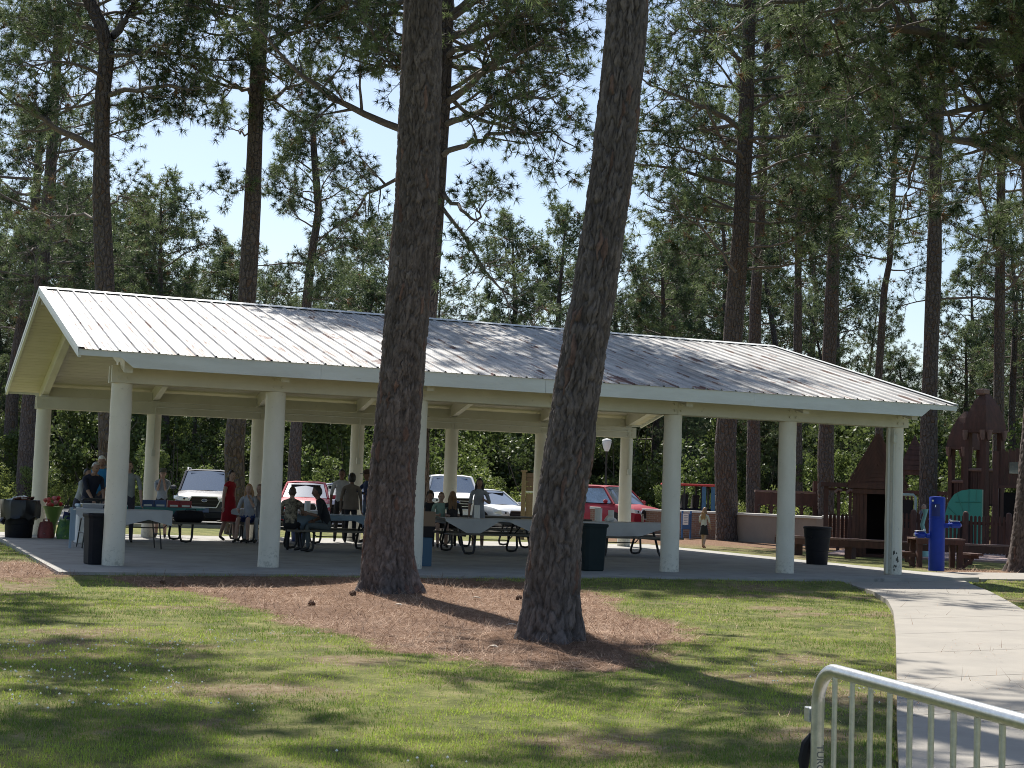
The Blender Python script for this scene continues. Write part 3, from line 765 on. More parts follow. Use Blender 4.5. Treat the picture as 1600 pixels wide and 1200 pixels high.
# pine hidden behind the first one, with limbs reaching both ways
D3 = 40.0
b3, p3, r3 = trunk_spec(655, 850, D3, [(655,650),(669,480),(679,330),(692,150),(696,0)], .27, .19, 21)
L3 = [(rel(b3, [(690,215),(600,195),(545,165),(490,130),(440,85),(400,40)], D3, -3), .13),
      (rel(b3, [(697,160),(740,130),(775,100),(810,85),(850,60)], D3, -4), .11),
      (rel(b3, [(694,195),(730,180),(770,165),(820,150),(870,150)], D3, -5), .10),
      (rel(b3, [(690,245),(720,228),(760,215),(800,205),(850,215)], D3, -4), .09),
      (rel(b3, [(692,300),(720,328),(745,345),(760,300)], D3, -2), .07),
      (rel(b3, [(688,320),(715,350),(740,400),(790,470),(830,500)], D3, -2), .06),
      (rel(b3, [(694,160),(640,105),(590,65),(560,30)], D3, -3), .10),
      (rel(b3, [(697,90),(760,60),(820,20),(870,-10)], D3, -6), .10),
      (rel(b3, [(698,60),(760,40),(830,35),(900,60)], D3, -2), .09), (rel(b3, [(697,100),(760,110),(820,110),(890,120)], D3, 3), .08),
      (rel(b3, [(700,30),(750,0),(800,-20),(880,-30)], D3, -4), .08), (rel(b3, [(695,150),(760,190),(830,205),(900,230)], D3, -3), .07), (rel(b3, [(700,20),(660,-10),(600,-20),(540,-10)], D3, -3), .08),
      (rel(b3, [(697,120),(640,70),(600,30),(560,0)], D3, 2), .07), (rel(b3, [(686,270),(620,275),(575,300),(540,345),(500,380)], D3, 1), .07)]
make_tree('pine_tree', 'dark pine standing just behind the thick trunk, limbs reaching both ways', b3, p3, r3, 'ring', 31, limbs=L3, zlo=11.2, zhi=20, nl=38, lmax=5.4, tuftK=27, tuftW=.018, sub=14, twig=6)
D4 = 44.0
b4, p4, r4 = trunk_spec(368, 843, D4, [(366,700),(384,500),(394,330),(401,150),(409,0)], .29, .17, 22)
L4 = [(rel(b4, [(402,150),(370,135),(345,122),(318,112)], D4, -2), .07), (rel(b4, [(398,215),(375,205),(350,195)], D4, 1), .04),
      (rel(b4, [(401,95),(430,70),(470,45),(520,30)], D4, -3), .08), (rel(b4, [(399,140),(430,150),(455,135),(480,128),(520,120)], D4, 2), .08),
      (rel(b4, [(398,165),(410,170),(416,185)], D4, 0), .03), (rel(b4, [(405,60),(370,30),(340,10),(300,-10)], D4, -2), .08), (rel(b4, [(395,290),(370,295),(352,310)], D4, 0), .03)]
make_tree('pine_tree', 'straight dark pine rising behind the roof left of the thick trunk', b4, p4, r4, 'ring', 41, limbs=L4, zlo=12.4, zhi=21.5, nl=34, lmax=4.8, tuftK=27, tuftW=.018, sub=12, twig=6)
D5 = 42.0
b5, p5, r5 = trunk_spec(172, 845, D5, [(171,700),(164,450),(158,300),(160,150),(168,80),(158,40),(130,-20)], .31, .16, 18)
L5 = [(rel(b5, [(168,80),(182,50),(198,25),(215,0),(230,-30)], D5, 1), .15), (rel(b5, [(168,84),(210,84),(250,72),(292,66)], D5, -1), .07),
      (rel(b5, [(165,150),(210,142),(260,136),(320,138)], D5, -1), .09), (rel(b5, [(150,232),(110,210),(60,182),(0,145)], D5, -1), .13),
      (rel(b5, [(155,45),(120,38),(60,35),(5,22)], D5, 0), .06), (rel(b5, [(222,142),(228,165),(222,185)], D5, 0), .04),
      (rel(b5, [(158,320),(190,310),(230,315)], D5, 2), .04), (rel(b5, [(150,340),(120,335),(80,340),(50,330)], D5, 3), .05), (rel(b5, [(275,138),(280,160),(276,185)], D5, 0), .025)]
make_tree('pine_tree', 'forked dark pine rising behind the left part of the roof', b5, p5, r5, 'ring', 53, limbs=L5, zlo=11.6, zhi=18, nl=24, lmax=4.2, tuftK=27, tuftW=.018, sub=12, twig=6)
# right hand near pine at the frame edge with heavy limbs
D6 = 36.0
b6, p6, r6 = trunk_spec(1600, 893, D6, [(1606,820),(1625,600),(1622,350),(1606,150),(1594,40),(1592,0)], .36, .2, 19)
L6 = [(rel(b6, [(1600,72),(1540,68),(1480,62),(1420,38),(1370,48),(1325,72),(1290,85),(1250,85)], D6, -3), .17),
      (rel(b6, [(1600,40),(1540,42),(1490,45),(1430,42)], D6, 1), .08), (rel(b6, [(1612,140),(1570,148),(1540,160),(1508,172),(1470,175),(1400,215)], D6, -2), .13),
      (rel(b6, [(1620,265),(1590,245),(1555,228),(1500,222),(1440,205),(1390,200)], D6, -3), .15), (rel(b6, [(1480,62),(1450,80),(1425,95)], D6, 0), .05),
      (rel(b6, [(1440,215),(1425,270),(1405,330),(1390,385)], D6, -1), .06), (rel(b6, [(1365,50),(1358,120),(1352,170),(1310,190)], D6, -1), .05),
      (rel(b6, [(1570,150),(1560,200),(1600,230)], D6, 0), .06), (rel(b6, [(1600,0),(1520,-15),(1440,-5),(1360,15),(1280,20)], D6, -4), .12),
      (rel(b6, [(1540,228),(1530,300),(1545,360),(1540,400)], D6, 1), .04),
      (rel(b6, [(1500,60),(1420,120),(1330,150),(1240,160)], D6, -3), .06), (rel(b6, [(1500,-10),(1400,-5),(1280,-10),(1180,20),(1120,60)], D6, -5), .10)]
make_tree('pine_tree', 'pine at the right edge with plated foot and heavy limbs reaching left', b6, p6, r6, 'plate', 67, limbs=L6, zlo=9.8, zhi=18.5, nl=30, lmax=5.8, tuftK=24, tuftW=.020, tuftL=.31, sub=14, twig=6, az_bias=3.4, pk=dict(nth=80, dz=.035, zfine=12.5))
D7 = 54.0
b7, p7, r7 = trunk_spec(1137, 843, D7, [(1133,700),(1147,500),(1158,350),(1165,200),(1172,0)], .40, .2, 22)
L7 = [(rel(b7, [(1160,330),(1100,318),(1050,315)], D7, 0), .06), (rel(b7, [(1150,425),(1090,350),(1050,320),(1005,300)], D7-2, -2), .06),
      (rel(b7, [(1165,200),(1110,170),(1050,150),(1000,120)], D7, -3), .12), (rel(b7, [(1168,120),(1220,90),(1270,60)], D7, -2), .10),
      (rel(b7, [(1162,260),(1110,245),(1060,230),(1010,225)], D7, 1), .08), (rel(b7, [(1170,60),(1120,50),(1070,45),(1030,60)], D7, -3), .10)]
make_tree('pine_tree', 'large dark pine beside the low wall, standing behind the girl', b7, p7, r7, 'ring', 71, limbs=L7, zlo=9.6, zhi=21.5, nl=44, lmax=5.6, tuftK=20, tuftW=.026, tuftL=.31, sub=12, twig=6)
# further pines right of centre: (x base, y base, depth, trunk pixels, radius, crown low z, crown radius, label)
FP = [(1177,800,63,[(1178,650),(1180,480),(1190,300)],.30,13,3.8,'slim dark pine trunk just right of the pine behind the girl',10),
      (1247,800,70,[(1246,600),(1247,420),(1250,250)],.24,14,3.8,'dark pine trunk beyond the white column with the black bin',12),
      (1292,800,60,[(1290,700),(1300,450),(1305,330),(1308,150)],.33,13,5.0,'tall straight pine above the right end of the roof',14),
      (1378,790,66,[(1372,600),(1382,450),(1390,410),(1400,200)],.20,11.5,4.2,'thin leaning pine against the sky at right',9),
      (1450,800,50,[(1452,620),(1460,400),(1462,250),(1470,80)],.30,10.8,4.2,'grey pine trunk rising beyond the blue drinking fountain',12),
      (1560,780,62,[(1561,560),(1563,400),(1565,200)],.26,9.0,5.0,'pine trunk behind the playground towers with sparse drooping limbs',14),
      (12,790,72,[(20,600),(48,420),(60,250)],.36,7.5,5.2,'leftmost dark pine trunk across the lot',22),
      (38,790,66,[(45,640),(66,420),(78,285),(84,180)],.38,8.5,5.0,'second pine trunk from the left edge, greyer bark',30),
      (458,790,64,[(462,680),(484,420),(498,330),(490,230)],.28,9.0,3.4,'leaning pine between the back columns with an open crown against the sky',9)]
for i, (x, y, d, pts, r, zl, lm, lab, nlm) in enumerate(FP):
    top = {8: 16.5, 3: 20}.get(i, 22 if i not in (6,) else 18)
    bb, pp, rr_ = trunk_spec(x, y, d, pts, r, r*.45, top)
    make_tree('pine_tree', lab, bb, pp, rr_, 'ring', 100+i, zlo=zl, zhi=top-.2, nl=nlm+14, lmax=lm, tuftK=20, tuftW=.024, tuftL=.32, sub=9, twig=5, shape='oval' if i != 5 else 'cone')
# two pines off to the sides of the view whose crowns shade the grass and the walk
for i, (x, y, h) in enumerate([(-3.5,-5.6,18),(-5.0,-12.6,17),(14.6,-6.4,18),(-3.4,2.6,19),(20.3,-1.2,19)]):
    path = [(0,0,-.1),(.1,.05,6),(.25,-.1,12),(.2,.1,h)]
    make_tree('pine_tree', ['pine beyond the left edge nearest the pavilion corner','pine beyond the left edge nearest the camera','pine beyond the right edge beside the curved walk','pine beyond the left edge behind the pavilion','pine beyond the right edge by the side walk'][i], (x, y, -.12), path, [.32,.27,.2,.08], 'ring', 200+i, 'pines just outside the view', zlo=10.2, zhi=h-.2, nl=27, lmax=4.9, tuftK=10, tuftW=.06, tuftL=.34, sub=9, twig=4, shape='flat')
print('near trees tris', TRI[0])

# prototypes for the woods
protos = []
for i in range(5):
    h = [19,17,21,15,18][i]; rg = np.random.default_rng(300+i)
    path = [(0,0,-.2),(rg.normal(0,.2),rg.normal(0,.2),h*.35),(rg.normal(0,.5),rg.normal(0,.5),h*.7),(rg.normal(0,.6),rg.normal(0,.6),h)]
    rads = [.26,.22,.15,.04]
    V, F = ring_trunk(path, rads, 9, i)
    d = pine(300+i, path, rads, zlo=h*[.45,.38,.55,.3,.5][i], zhi=h-.1, nl=[36,38,32,36,34][i], lmax=[3.6,3.4,3.8,3.2,4.2][i], tuftK=13, tuftW=.040, tuftL=.36, sub=9, twig=4, lseg=4, shape=['oval','oval','flat','oval','oval'][i])
    V3, F3, C3 = d['CV']
    protos.append((fast_mesh('trunk', V, F, M['bark2'], True), fast_mesh('limbs', d['LV'], d['LF'], M['limb'], True), fast_mesh('crown', V3, F3, M['needle'], False, {'tint': C3}), h))
    TRI[0] += len(F3)+2*len(d['LF'])
print('with protos', TRI[0])
GW = 'pines of the woods behind the parking lot'
rg = np.random.default_rng(77)
def wood_tree(X, d, k, s, rz, label='pine of the woods standing beyond the parking lot', group=GW):
    p = at_depth(X, 700, d); t = thing('pine_tree', label, 'tree', (p[0], p[1], -.12), rz, group); t.scale = (s, s, s)
    for nm, me in zip(('trunk','limbs','crown'), protos[k][:3]):
        o = link(nm, me, t)
        if nm == 'crown': o['kind'] = 'stuff'
    return t
# pines whose rounded tops can be told apart against the sky: (x, depth, top pixel y)
for X, d, ty, k, lab in ((262,76,292,1,'round topped pine above the left part of the roof'), (205,80,330,3,'lower pine left of the round topped one above the roof'), (330,82,400,1,'small pine right of the round topped one above the roof'),
                         (770,84,345,1,'round crowned pine between the two near trunks, left of the pair'), (865,82,330,0,'round crowned pine between the two near trunks, right of the pair'),
                         (1020,80,385,3,'low bushy pine right of the leaning trunk above the roof'), (1075,88,370,1,'bushy pine filling the gap above the roof right of the leaning trunk'),
                         (1420,84,560,3,'low distant pine under the sky gap at right'), (1500,86,520,3,'low distant pine beyond the playground towers'), (120,88,300,0,'distant pine between the forked pine and the left trunks'),
                         (560,86,430,3,'distant low pine left of the thick trunk'), (1585,80,330,0,'pine beyond the playground at the right edge')):
    h = (764-ty+(X-800)*.034)*d/FPX+1.5
    wood_tree(X, d, k, h/protos[k][3], rg.uniform(0, 6.28), lab, None)
X = -120
while X < 1750:
    d = rg.uniform(92, 128); k = int(rg.integers(0, 5)); base = at_depth(X, 700, d)
    hp = 400 if not (690 < X < 900) else 470          # pixel row of the tops
    if 200 < X < 380: hp = 430
    if 380 < X < 520: hp = 440
    if 1380 < X < 1500: hp = 560
    if 980 < X < 1080: hp = 440
    if X < 180: hp = 330
    if 1100 < X < 1350: hp = 300
    h = (764-hp+rg.uniform(-110, 50)+(X-800)*.034)*d/FPX+1.5
    wood_tree(X, d, k, max(.4, h/protos[k][3]), rg.uniform(0, 6.28)); X += rg.uniform(26, 52)
X = -100
while X < 1750:
    d = rg.uniform(74, 90); k = int(rg.integers(0, 5))
    s = rg.uniform(.28, .42) if 1380 < X < 1520 or 980 < X < 1090 or 690 < X < 900 else rg.uniform(.4, .62)
    wood_tree(X, d, 3 if s < .5 else k, s, rg.uniform(0, 6.28)); X += rg.uniform(30, 62)

# understory: broadleaf bushes and saplings in the edge of the woods
def bush_mesh(seed, w, h, n, ls, c0, c1):
    rg = np.random.default_rng(seed); nc = 16
    ca = rg.uniform(-1, 1, (nc,3))*np.array([w*.75,w*.75,h*.42])+np.array([0,0,h*.52]); cr = rg.uniform(.16, .40, nc)*min(w, h)
    ci = rg.integers(0, nc, n); v = rg.normal(0, 1, (n,3)); v /= np.linalg.norm(v, axis=1)[:,None]
    P = ca[ci]+v*(cr[ci]*rg.uniform(.35, 1.1, n)**.6)[:,None]; P[:,2] = np.abs(P[:,2])
    a = rg.normal(0, 1, (n,3)); a /= np.linalg.norm(a, axis=1)[:,None]; b = np.cross(a, rg.normal(0, 1, (n,3))); b /= np.linalg.norm(b, axis=1)[:,None]
    L = ls*rg.uniform(.6, 1.3, n)[:,None]
    V = np.empty((n*4,3)); V[0::4] = P-a*L*.5; V[1::4] = P+b*L*.3; V[2::4] = P+a*L*.5; V[3::4] = P-b*L*.3
    t = rg.random((nc,1))[ci]*.6+rg.random((n,1))*.4; C = (np.array([c0])*(1-t)+np.array([c1])*t)
    return fast_mesh('foliage', V, np.arange(n*4).reshape(-1,4), M['leaf'], False, {'tint': np.repeat(C, 4, 0)})
def stems_mesh(seed, w, h):
    rg = np.random.default_rng(seed); T = []
    for i in range(9):
        q = wander((rg.normal(0,.15), rg.normal(0,.15), -.1), (rg.normal(0,.35), rg.normal(0,.35), 1), h*rg.uniform(.6,.9), 6, .05, .15, rg); T.append((q, np.linspace(.035,.008,7)))
    V, F = tubes(T, 5); return fast_mesh('stem', V, F, M['limb'], True)
bushes = []
spec = [(1.6,2.2,2400,.15,(.06,.10,.025),(.30,.36,.09)), (1.9,3.4,3000,.16,(.045,.07,.022),(.20,.26,.07)), (1.4,1.6,2000,.13,(.09,.13,.03),(.38,.42,.12)), (2.2,4.8,3800,.18,(.035,.055,.018),(.14,.18,.055)), (1.7,2.8,2400,.15,(.06,.09,.025),(.26,.32,.09))]
for i, s in enumerate(spec): bushes.append((bush_mesh(400+i, *s), stems_mesh(420+i, s[0], s[1])))
GB = 'bushes along the edge of the woods'
BL = ['medium bright green bush of the undergrowth beyond the lot','tall dark green bush of the undergrowth beyond the lot','low yellow green bush of the undergrowth beyond the lot','tallest near black green shrub of the undergrowth beyond the lot','medium olive green bush of the undergrowth beyond the lot']
def bush(x, y, k, s, label=None, group=None):
    label = BL[k]; group = ['medium bright bushes','tall dark bushes','low yellow green bushes','tallest dark shrubs','medium olive bushes'][k]+' at the edge of the woods'
    t = thing('bush', label, 'bush', (x, y, -.12), rg.uniform(0, 6.28), group); t.scale = (s, s, s*rg.uniform(.85, 1.15))
    o = link('foliage', bushes[k][0], t); o['kind'] = 'stuff'; link('stem', bushes[k][1], t)
for row, (d0, d1, st, ks, s0, s1) in enumerate([(65,69,46,(2,0,4),.4,1.1), (70,76,34,(0,1,4,3),.6,1.5), (78,85,30,(3,1,3),.9,1.8), (88,98,32,(3,3,1),1.2,2.3)]):
    X = -140
    while X < 1760:
        d = rg.uniform(d0, d1); p = at_depth(X, 740, d); bush(p[0], p[1], int(rg.choice(ks)), rg.uniform(s0, s1)); X += rg.uniform(st*.6, st*1.4)
# a dense dark mass of woods closing the view behind everything
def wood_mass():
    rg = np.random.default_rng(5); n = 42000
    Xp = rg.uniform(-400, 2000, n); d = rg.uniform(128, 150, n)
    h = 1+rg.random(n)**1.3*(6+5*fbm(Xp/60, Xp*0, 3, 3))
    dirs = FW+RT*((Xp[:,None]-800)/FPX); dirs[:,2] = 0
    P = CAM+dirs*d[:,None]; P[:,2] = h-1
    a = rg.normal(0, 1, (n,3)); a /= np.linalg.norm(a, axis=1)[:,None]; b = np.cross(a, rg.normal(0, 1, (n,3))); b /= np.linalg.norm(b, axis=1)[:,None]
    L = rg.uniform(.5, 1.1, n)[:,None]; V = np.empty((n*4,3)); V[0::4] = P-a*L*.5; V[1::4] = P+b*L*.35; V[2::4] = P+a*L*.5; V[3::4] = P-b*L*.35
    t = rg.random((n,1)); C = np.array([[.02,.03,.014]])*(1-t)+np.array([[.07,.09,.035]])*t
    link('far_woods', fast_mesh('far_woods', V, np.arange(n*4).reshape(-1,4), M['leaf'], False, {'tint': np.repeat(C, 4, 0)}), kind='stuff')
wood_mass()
# ---------------------------------------------------------------- materials for things
def pm_(name, c, r=.6, me=0, **k): return nmat(name, c, r, me, **k)
M['galv'] = nmat('galvanised_steel', (.60,.62,.62), .33, .85, var=(.48,.50,.51), vscale=40, world=False, bump=.0006, bscale=120)
M['black_metal'] = pm_('black_metal', (.02,.02,.022), .45)
M['table_wood'] = nmat('weathered_plank', (.16,.145,.12), .8, var=(.11,.10,.085), vscale=9, stretch=(.3,3,1), world=False)
M['cloth_white'] = nmat('white_plastic_cloth', (.62,.63,.65), .45, var=(.55,.56,.59), vscale=3, trans=.15)
M['cloth_blue'] = nmat('blue_grey_cloth', (.20,.28,.36), .5, var=(.16,.23,.30), vscale=3)
M['cloth_teal'] = nmat('teal_cloth', (.05,.24,.25), .5, var=(.04,.19,.20), vscale=3)
M['bin_black'] = nmat('black_plastic', (.008,.009,.014), .7, spec=.25, var=(.014,.015,.020), vscale=5)
M['bin_green'] = nmat('dark_green_plastic', (.008,.017,.019), .65, spec=.25, var=(.012,.022,.023), vscale=5)
M['bag_film'] = nmat('bin_liner', (.012,.012,.014), .3)
M['blue_paint'] = nmat('royal_blue_paint', (.006,.035,.34), .45, var=(.005,.03,.28), vscale=4, spec=.3)
M['blue_dark'] = pm_('blue_recess_shade', (.006,.02,.16), .5)  # darker copy of the pedestal blue, painted shade for the filler recess
M['steel'] = pm_('stainless_steel', (.62,.63,.64), .25, 1.0)
M['red_wood'] = nmat('dark_red_stained_wood', (.112,.050,.038), .8, var=(.068,.034,.027), vscale=4, stretch=(2,2,.5), bump=.002, bscale=40)
M['pale_red_wood'] = nmat('worn_red_wood', (.24,.15,.125), .8, var=(.17,.10,.085), vscale=5)
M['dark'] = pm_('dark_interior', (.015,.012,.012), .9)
M['teal_plastic'] = pm_('teal_plastic', (.06,.33,.25), .45)
M['tan_stucco'] = nmat('tan_stucco', (.30,.25,.205), .9, var=(.26,.215,.18), vscale=2, bump=.003, bscale=60)
M['cap_white'] = pm_('pale_coping', (.62,.60,.55), .7)
def brick_mat(name, c1, c2, mortar, rot=True):
    m = bpy.data.materials.new(name); m.use_nodes = True; n = m.node_tree.nodes; l = m.node_tree.links; b = n['Principled BSDF']; b.inputs['Roughness'].default_value = .9
    t = n.new('ShaderNodeTexBrick'); t.inputs['Scale'].default_value = 1; t.inputs['Color1'].default_value = (*c1,1); t.inputs['Color2'].default_value = (*c2,1); t.inputs['Mortar'].default_value = (*mortar,1)
    t.inputs['Brick Width'].default_value = .21; t.inputs['Row Height'].default_value = .075; t.inputs['Mortar Size'].default_value = .008
    tc = n.new('ShaderNodeTexCoord'); mp = n.new('ShaderNodeMapping'); mp.inputs['Rotation'].default_value = (math.pi/2,0,0)
    l.new(tc.outputs['Object'], mp.inputs[0]); l.new(mp.outputs[0], t.inputs['Vector']); l.new(t.outputs[0], b.inputs['Base Color']); return m
M['brick'] = brick_mat('brown_brick', (.20,.10,.065), (.26,.14,.09), (.28,.24,.20))
M['glass'] = pm_('car_glass', (.30,.34,.37), .08, .75, coat=1)
M['tyre'] = pm_('tyre_rubber', (.015,.015,.015), .85)
M['rim'] = pm_('alloy_rim', (.45,.45,.46), .3, .9)
M['chrome'] = pm_('chrome_trim', (.75,.75,.76), .3, .35)
M['lamp_glass'] = pm_('headlight_lens', (.65,.67,.68), .08, coat=1)
M['white_pl'] = pm_('white_plastic', (.78,.78,.76), .5)
M['paper'] = pm_('white_paper', (.8,.8,.78), .8)
M['card'] = pm_('cardboard', (.24,.16,.10), .85)
M['red_pl'] = pm_('red_plastic', (.45,.03,.03), .45)
M['kiosk'] = nmat('notice_board_wood', (.30,.21,.12), .75, var=(.24,.165,.095), vscale=5, stretch=(1,1,6))
# ---------------------------------------------------------------- foreground barrier
A0 = at_depth(1279, 1050, 4.5); A1d = (RT*.26-np.array([FW[0],FW[1],0])*1.0); A1d[2] = 0; A1d /= np.linalg.norm(A1d)
BX, BY = A0[0], A0[1]; ang = math.atan2(A1d[1], A1d[0])
bar = thing('crowd_barrier', 'galvanised steel crowd barrier with rounded corner in the foreground', 'barrier', (BX, BY, -.12), ang)
GH = 1.075; Lb = 2.25; rc = .11
def arc_pts(cx, cz, r, a0, a1, n=9): return [(cx+r*math.cos(a0+(a1-a0)*i/(n-1)), 0, cz+r*math.sin(a0+(a1-a0)*i/(n-1))) for i in range(n)]
mb = MB(); mb.tube([(0,0,.10)]+arc_pts(rc, GH-rc, rc, math.pi, math.pi/2)+arc_pts(Lb-rc, GH-rc, rc, math.pi/2, 0)+[(Lb,0,.10)], .0195, 20); mb.build('frame', M['galv'], bar, True)
mb = MB(); mb.tube([(0,0,.20),(Lb,0,.20)], .0165, 14); mb.build('bottom_rail', M['galv'], bar, True)
nbar = 20
for k in range(nbar):
    x = Lb*(k+1)/(nbar+1)
    mb = MB(); mb.tube([(x,0,.20),(x,0,GH-.012)], .0078, 12); mb.build('upright', M['galv'], bar, True)
for x in (.0, Lb):
    mb = MB(); mb.box((x,0,.05), (.05,.5,.012), bev=.004); mb.box((x,0,.09), (.035,.035,.09)); mb.build('foot', M['galv'], bar)
mb = MB(); mb.box((-.032,0,GH-.145), (.03,.045,.045), bev=.003); mb.build('hook', M['galv'], bar)
mb = MB(); mb.tube([(-.018,-.01,GH-.20),(-.030,-.02,GH-.23),(-.045,-.02,GH-.28),(-.043,-.02,GH-.33)], [.006,.016,.018,.010], 8); mb.build('rubber_strap', M['bin_black'], bar, True)
def text_mesh(s, size, mat, depth=.0005):
    cu = bpy.data.curves.new('t', 'FONT'); cu.body = s; cu.size = size; cu.extrude = depth; cu.align_x = 'CENTER'; cu.align_y = 'CENTER'
    o = bpy.data.objects.new('t', cu); COL.objects.link(o); dg = bpy.context.evaluated_depsgraph_get(); me = bpy.data.meshes.new_from_object(o.evaluated_get(dg)); bpy.data.objects.remove(o)
    me.materials.clear(); me.materials.append(mat); return me
tm = text_mesh('TURCUB', .030, pm_('stamped_ink', (.12,.13,.13), .6))
# stamped lettering reading down the post, on the side that faces the lawn
o = link('lettering', tm, bar)
toc = Vector((CAM[0]-BX, CAM[1]-BY, 0)); ca = math.atan2(toc.y, toc.x)-ang+.45
nrm = Vector((math.cos(ca), math.sin(ca), 0)); dn = Vector((0,0,-1)); up_ = nrm.cross(dn)
for v_ in tm.vertices:        # wrap the letters round the tube
    pass
Mx = Matrix((( dn.x, up_.x, nrm.x, nrm.x*.0198), (dn.y, up_.y, nrm.y, nrm.y*.0198), (dn.z, up_.z, nrm.z, GH-.285), (0,0,0,1)))
o.matrix_local = Mx
# ---------------------------------------------------------------- picnic tables
def picnic_table(label, x, y, L=2.44, rot=0, seats=True):
    t = thing('picnic_table', label, 'picnic table', (x, y, .001), rot, 'picnic tables under the pavilion')
    for k in range(5):
        mb = MB(); mb.box((0,(k-2)*.148,.745), (L,.14,.04), bev=.004); mb.build('plank', M['table_wood'], t)
    for s in (-1, 1):
        for k in (0, 1):
            mb = MB(); mb.box((0, s*(.66+.145*k), .44), (L,.138,.04), bev=.004); mb.build('seat_plank', M['table_wood'], t)
    for sx in (-1, 1):
        X = sx*(L/2-.42)
        for s in (-1, 1):     # bent tube legs: a U standing on the floor under each bench
            mb = MB()
            P = [(X-.13,s*.30,.72),(X-.13,s*.52,.40),(X-.13,s*.68,.12),(X-.10,s*.70,.045),(X,s*.705,.028),(X+.10,s*.70,.045),(X+.13,s*.68,.12),(X+.13,s*.72,.42)]
            mb.tube(P, .027, 10); mb.build('leg', M['black_metal'], t, True)
        mb = MB(); mb.tube([(X-.13,-.80,.405),(X-.13,.80,.405)], .02, 8); mb.tube([(X,-.36,.71),(X,.36,.71)], .02, 8); mb.build('cross_tube', M['black_metal'], t, True)
    mb = MB(); mb.tube([(-L/2+.3,0,.70),(L/2-.3,0,.70)], .018, 8); mb.tube([(-L/2+.42,0,.70),(-L/2+.8,0,.30),(L/2-.8,0,.30),(L/2-.42,0,.70)], .014, 6); mb.build('brace', M['black_metal'], t, True)
    return t
def cloth(label, x, y, L, mat, hang, rot=0, W=.86, corner=None, back=.14):
    """sheet lying on the table top with a front edge that hangs by hang(u)"""
    nu, nv = 60, 6; V = []; F = []
    for i in range(nu+1):
        u = i/nu; X = -L/2+L*u; h = hang(u)
        prof = [(-W/2-.02-.05*math.sin(u*23)*h*1.5-.07*h, .772-h*1.0), (-W/2-.03-.04*math.sin(u*17)*h, .772-h*.5), (-W/2-.012,.765),(-W/2+.03,.775),(0,.774+.004*math.sin(u*9)),(W/2-.03,.775),(W/2+.012,.765),(W/2+.03,.772-back*(.7+.3*math.sin(u*11)))]
        for (yy, z) in prof: V.append((X+.02*math.sin(u*31+z*9)*h, yy, z+.0015))
    n = 8
    for i in range(nu):
        for k in range(n-1): F.append((i*n+k, (i+1)*n+k, (i+1)*n+k+1, i*n+k+1))
    m = len(V); V += [(a, b_-.0008 if b_ < 0 else b_, c-.003) for a, b_, c in V]; F += [tuple(q+m for q in f[::-1]) for f in F]
    for i in range(nu): F += [(i*n, m+i*n, m+(i+1)*n, (i+1)*n), (i*n+n-1, (i+1)*n+n-1, m+(i+1)*n+n-1, m+i*n+n-1)]
    mb = MB(); mb.add(V, F)
    me = mb.mesh('tablecloth', [mat] if corner is None else [mat, corner], True)
    if corner:
        for p in me.polygons:
            if p.center.x > L/2-.28 and p.center.z > .60 and p.center.y < -.2: p.material_index = 1
    return thing('tablecloth', label, 'tablecloth', (x, y, 0), rot, None, me)
def tri_(u, pts): return float(np.interp(u, [p[0] for p in pts], [p[1] for p in pts]))
picnic_table('picnic table with blue grey cloth left of the thick trunk', 5.55, 6.2)
cloth('blue grey plastic cloth on the table with the man in black', 5.55, 6.2, 2.5, M['cloth_blue'], lambda u: tri_(u, [(0,.28),(.2,.34),(.35,.12),(.6,.10),(.8,.30),(1,.34)]))
picnic_table('picnic table with grey white cloth between the two near trunks', 9.15, 6.2)
cloth('crumpled white cloth hanging in two points between the near trunks', 9.25, 6.2, 2.75, M['cloth_white'], lambda u: tri_(u, [(0,.06),(.10,.20),(.22,.36),(.28,.34),(.46,.06),(.56,.06),(.72,.24),(.9,.30),(1,.30)]))
picnic_table('picnic table with white and teal cloth right of the leaning trunk', 12.35, 6.2)
cloth('white cloth with a teal corner on the rightmost table', 12.35, 6.2, 2.62, M['cloth_white'], lambda u: tri_(u, [(0,.30),(.3,.32),(.62,.30),(.8,.16),(1,.02)]), corner=M['cloth_teal'])
picnic_table('picnic table in the far row under the teal cloth', 2.1, 9.6)
cloth('teal cloth on the far left table', 2.1, 9.6, 2.5, M['cloth_teal'], lambda u: tri_(u, [(0,.36),(.3,.40),(.55,.26),(.8,.10),(1,.02)]))
picnic_table('picnic table in the far row behind the column with seated women', 5.3, 10.4)
cloth('pale cloth on the far table behind the second column', 5.3, 10.4, 2.4, M['cloth_white'], lambda u: .12+.05*math.sin(u*8))
picnic_table('bare picnic table in the far row behind the girl in grey shirt', 10.5, 9.9)
# ---------------------------------------------------------------- things on tables
def simple(name, label, cat, mb, mats, loc, rot=0, group=None, smooth=True):
    return thing(name, label, cat, loc, rot, group, mb.mesh(name, mats, smooth))
def paper_roll(x, y, z, label, h=.27, r=.065):
    t = thing('paper_towel_roll', label, 'paper towel', (x,y,z), 0, 'paper towel rolls on the tables')
    mb = MB(); mb.lathe([(r*.3,0),(r,0),(r,h),(r*.3,h)], seg=18); mb.build('paper', M['paper'], t, True)
    mb = MB(); mb.cyl((0,0,h-.002), .018, .006, 10); mb.build('core', M['card'], t)
paper_roll(*[at_depth(847-290+240/4.8*0, 0, 1)[0]*0+4.95, 6.35, .777], 'white paper roll on the blue grey table behind the seated man')
paper_roll(8.75, 6.1, .777, 'white paper towel roll in front of the girl in the grey shirt', .29)
paper_roll(10.2, 6.15, .777, 'white paper towel roll beside the leaning trunk')
paper_roll(11.75, 6.1, .777, 'tall white paper roll on the rightmost cloth, left one', .30, .085)
paper_roll(12.25, 6.45, .777, 'white paper roll on the rightmost cloth, right one', .26, .07)
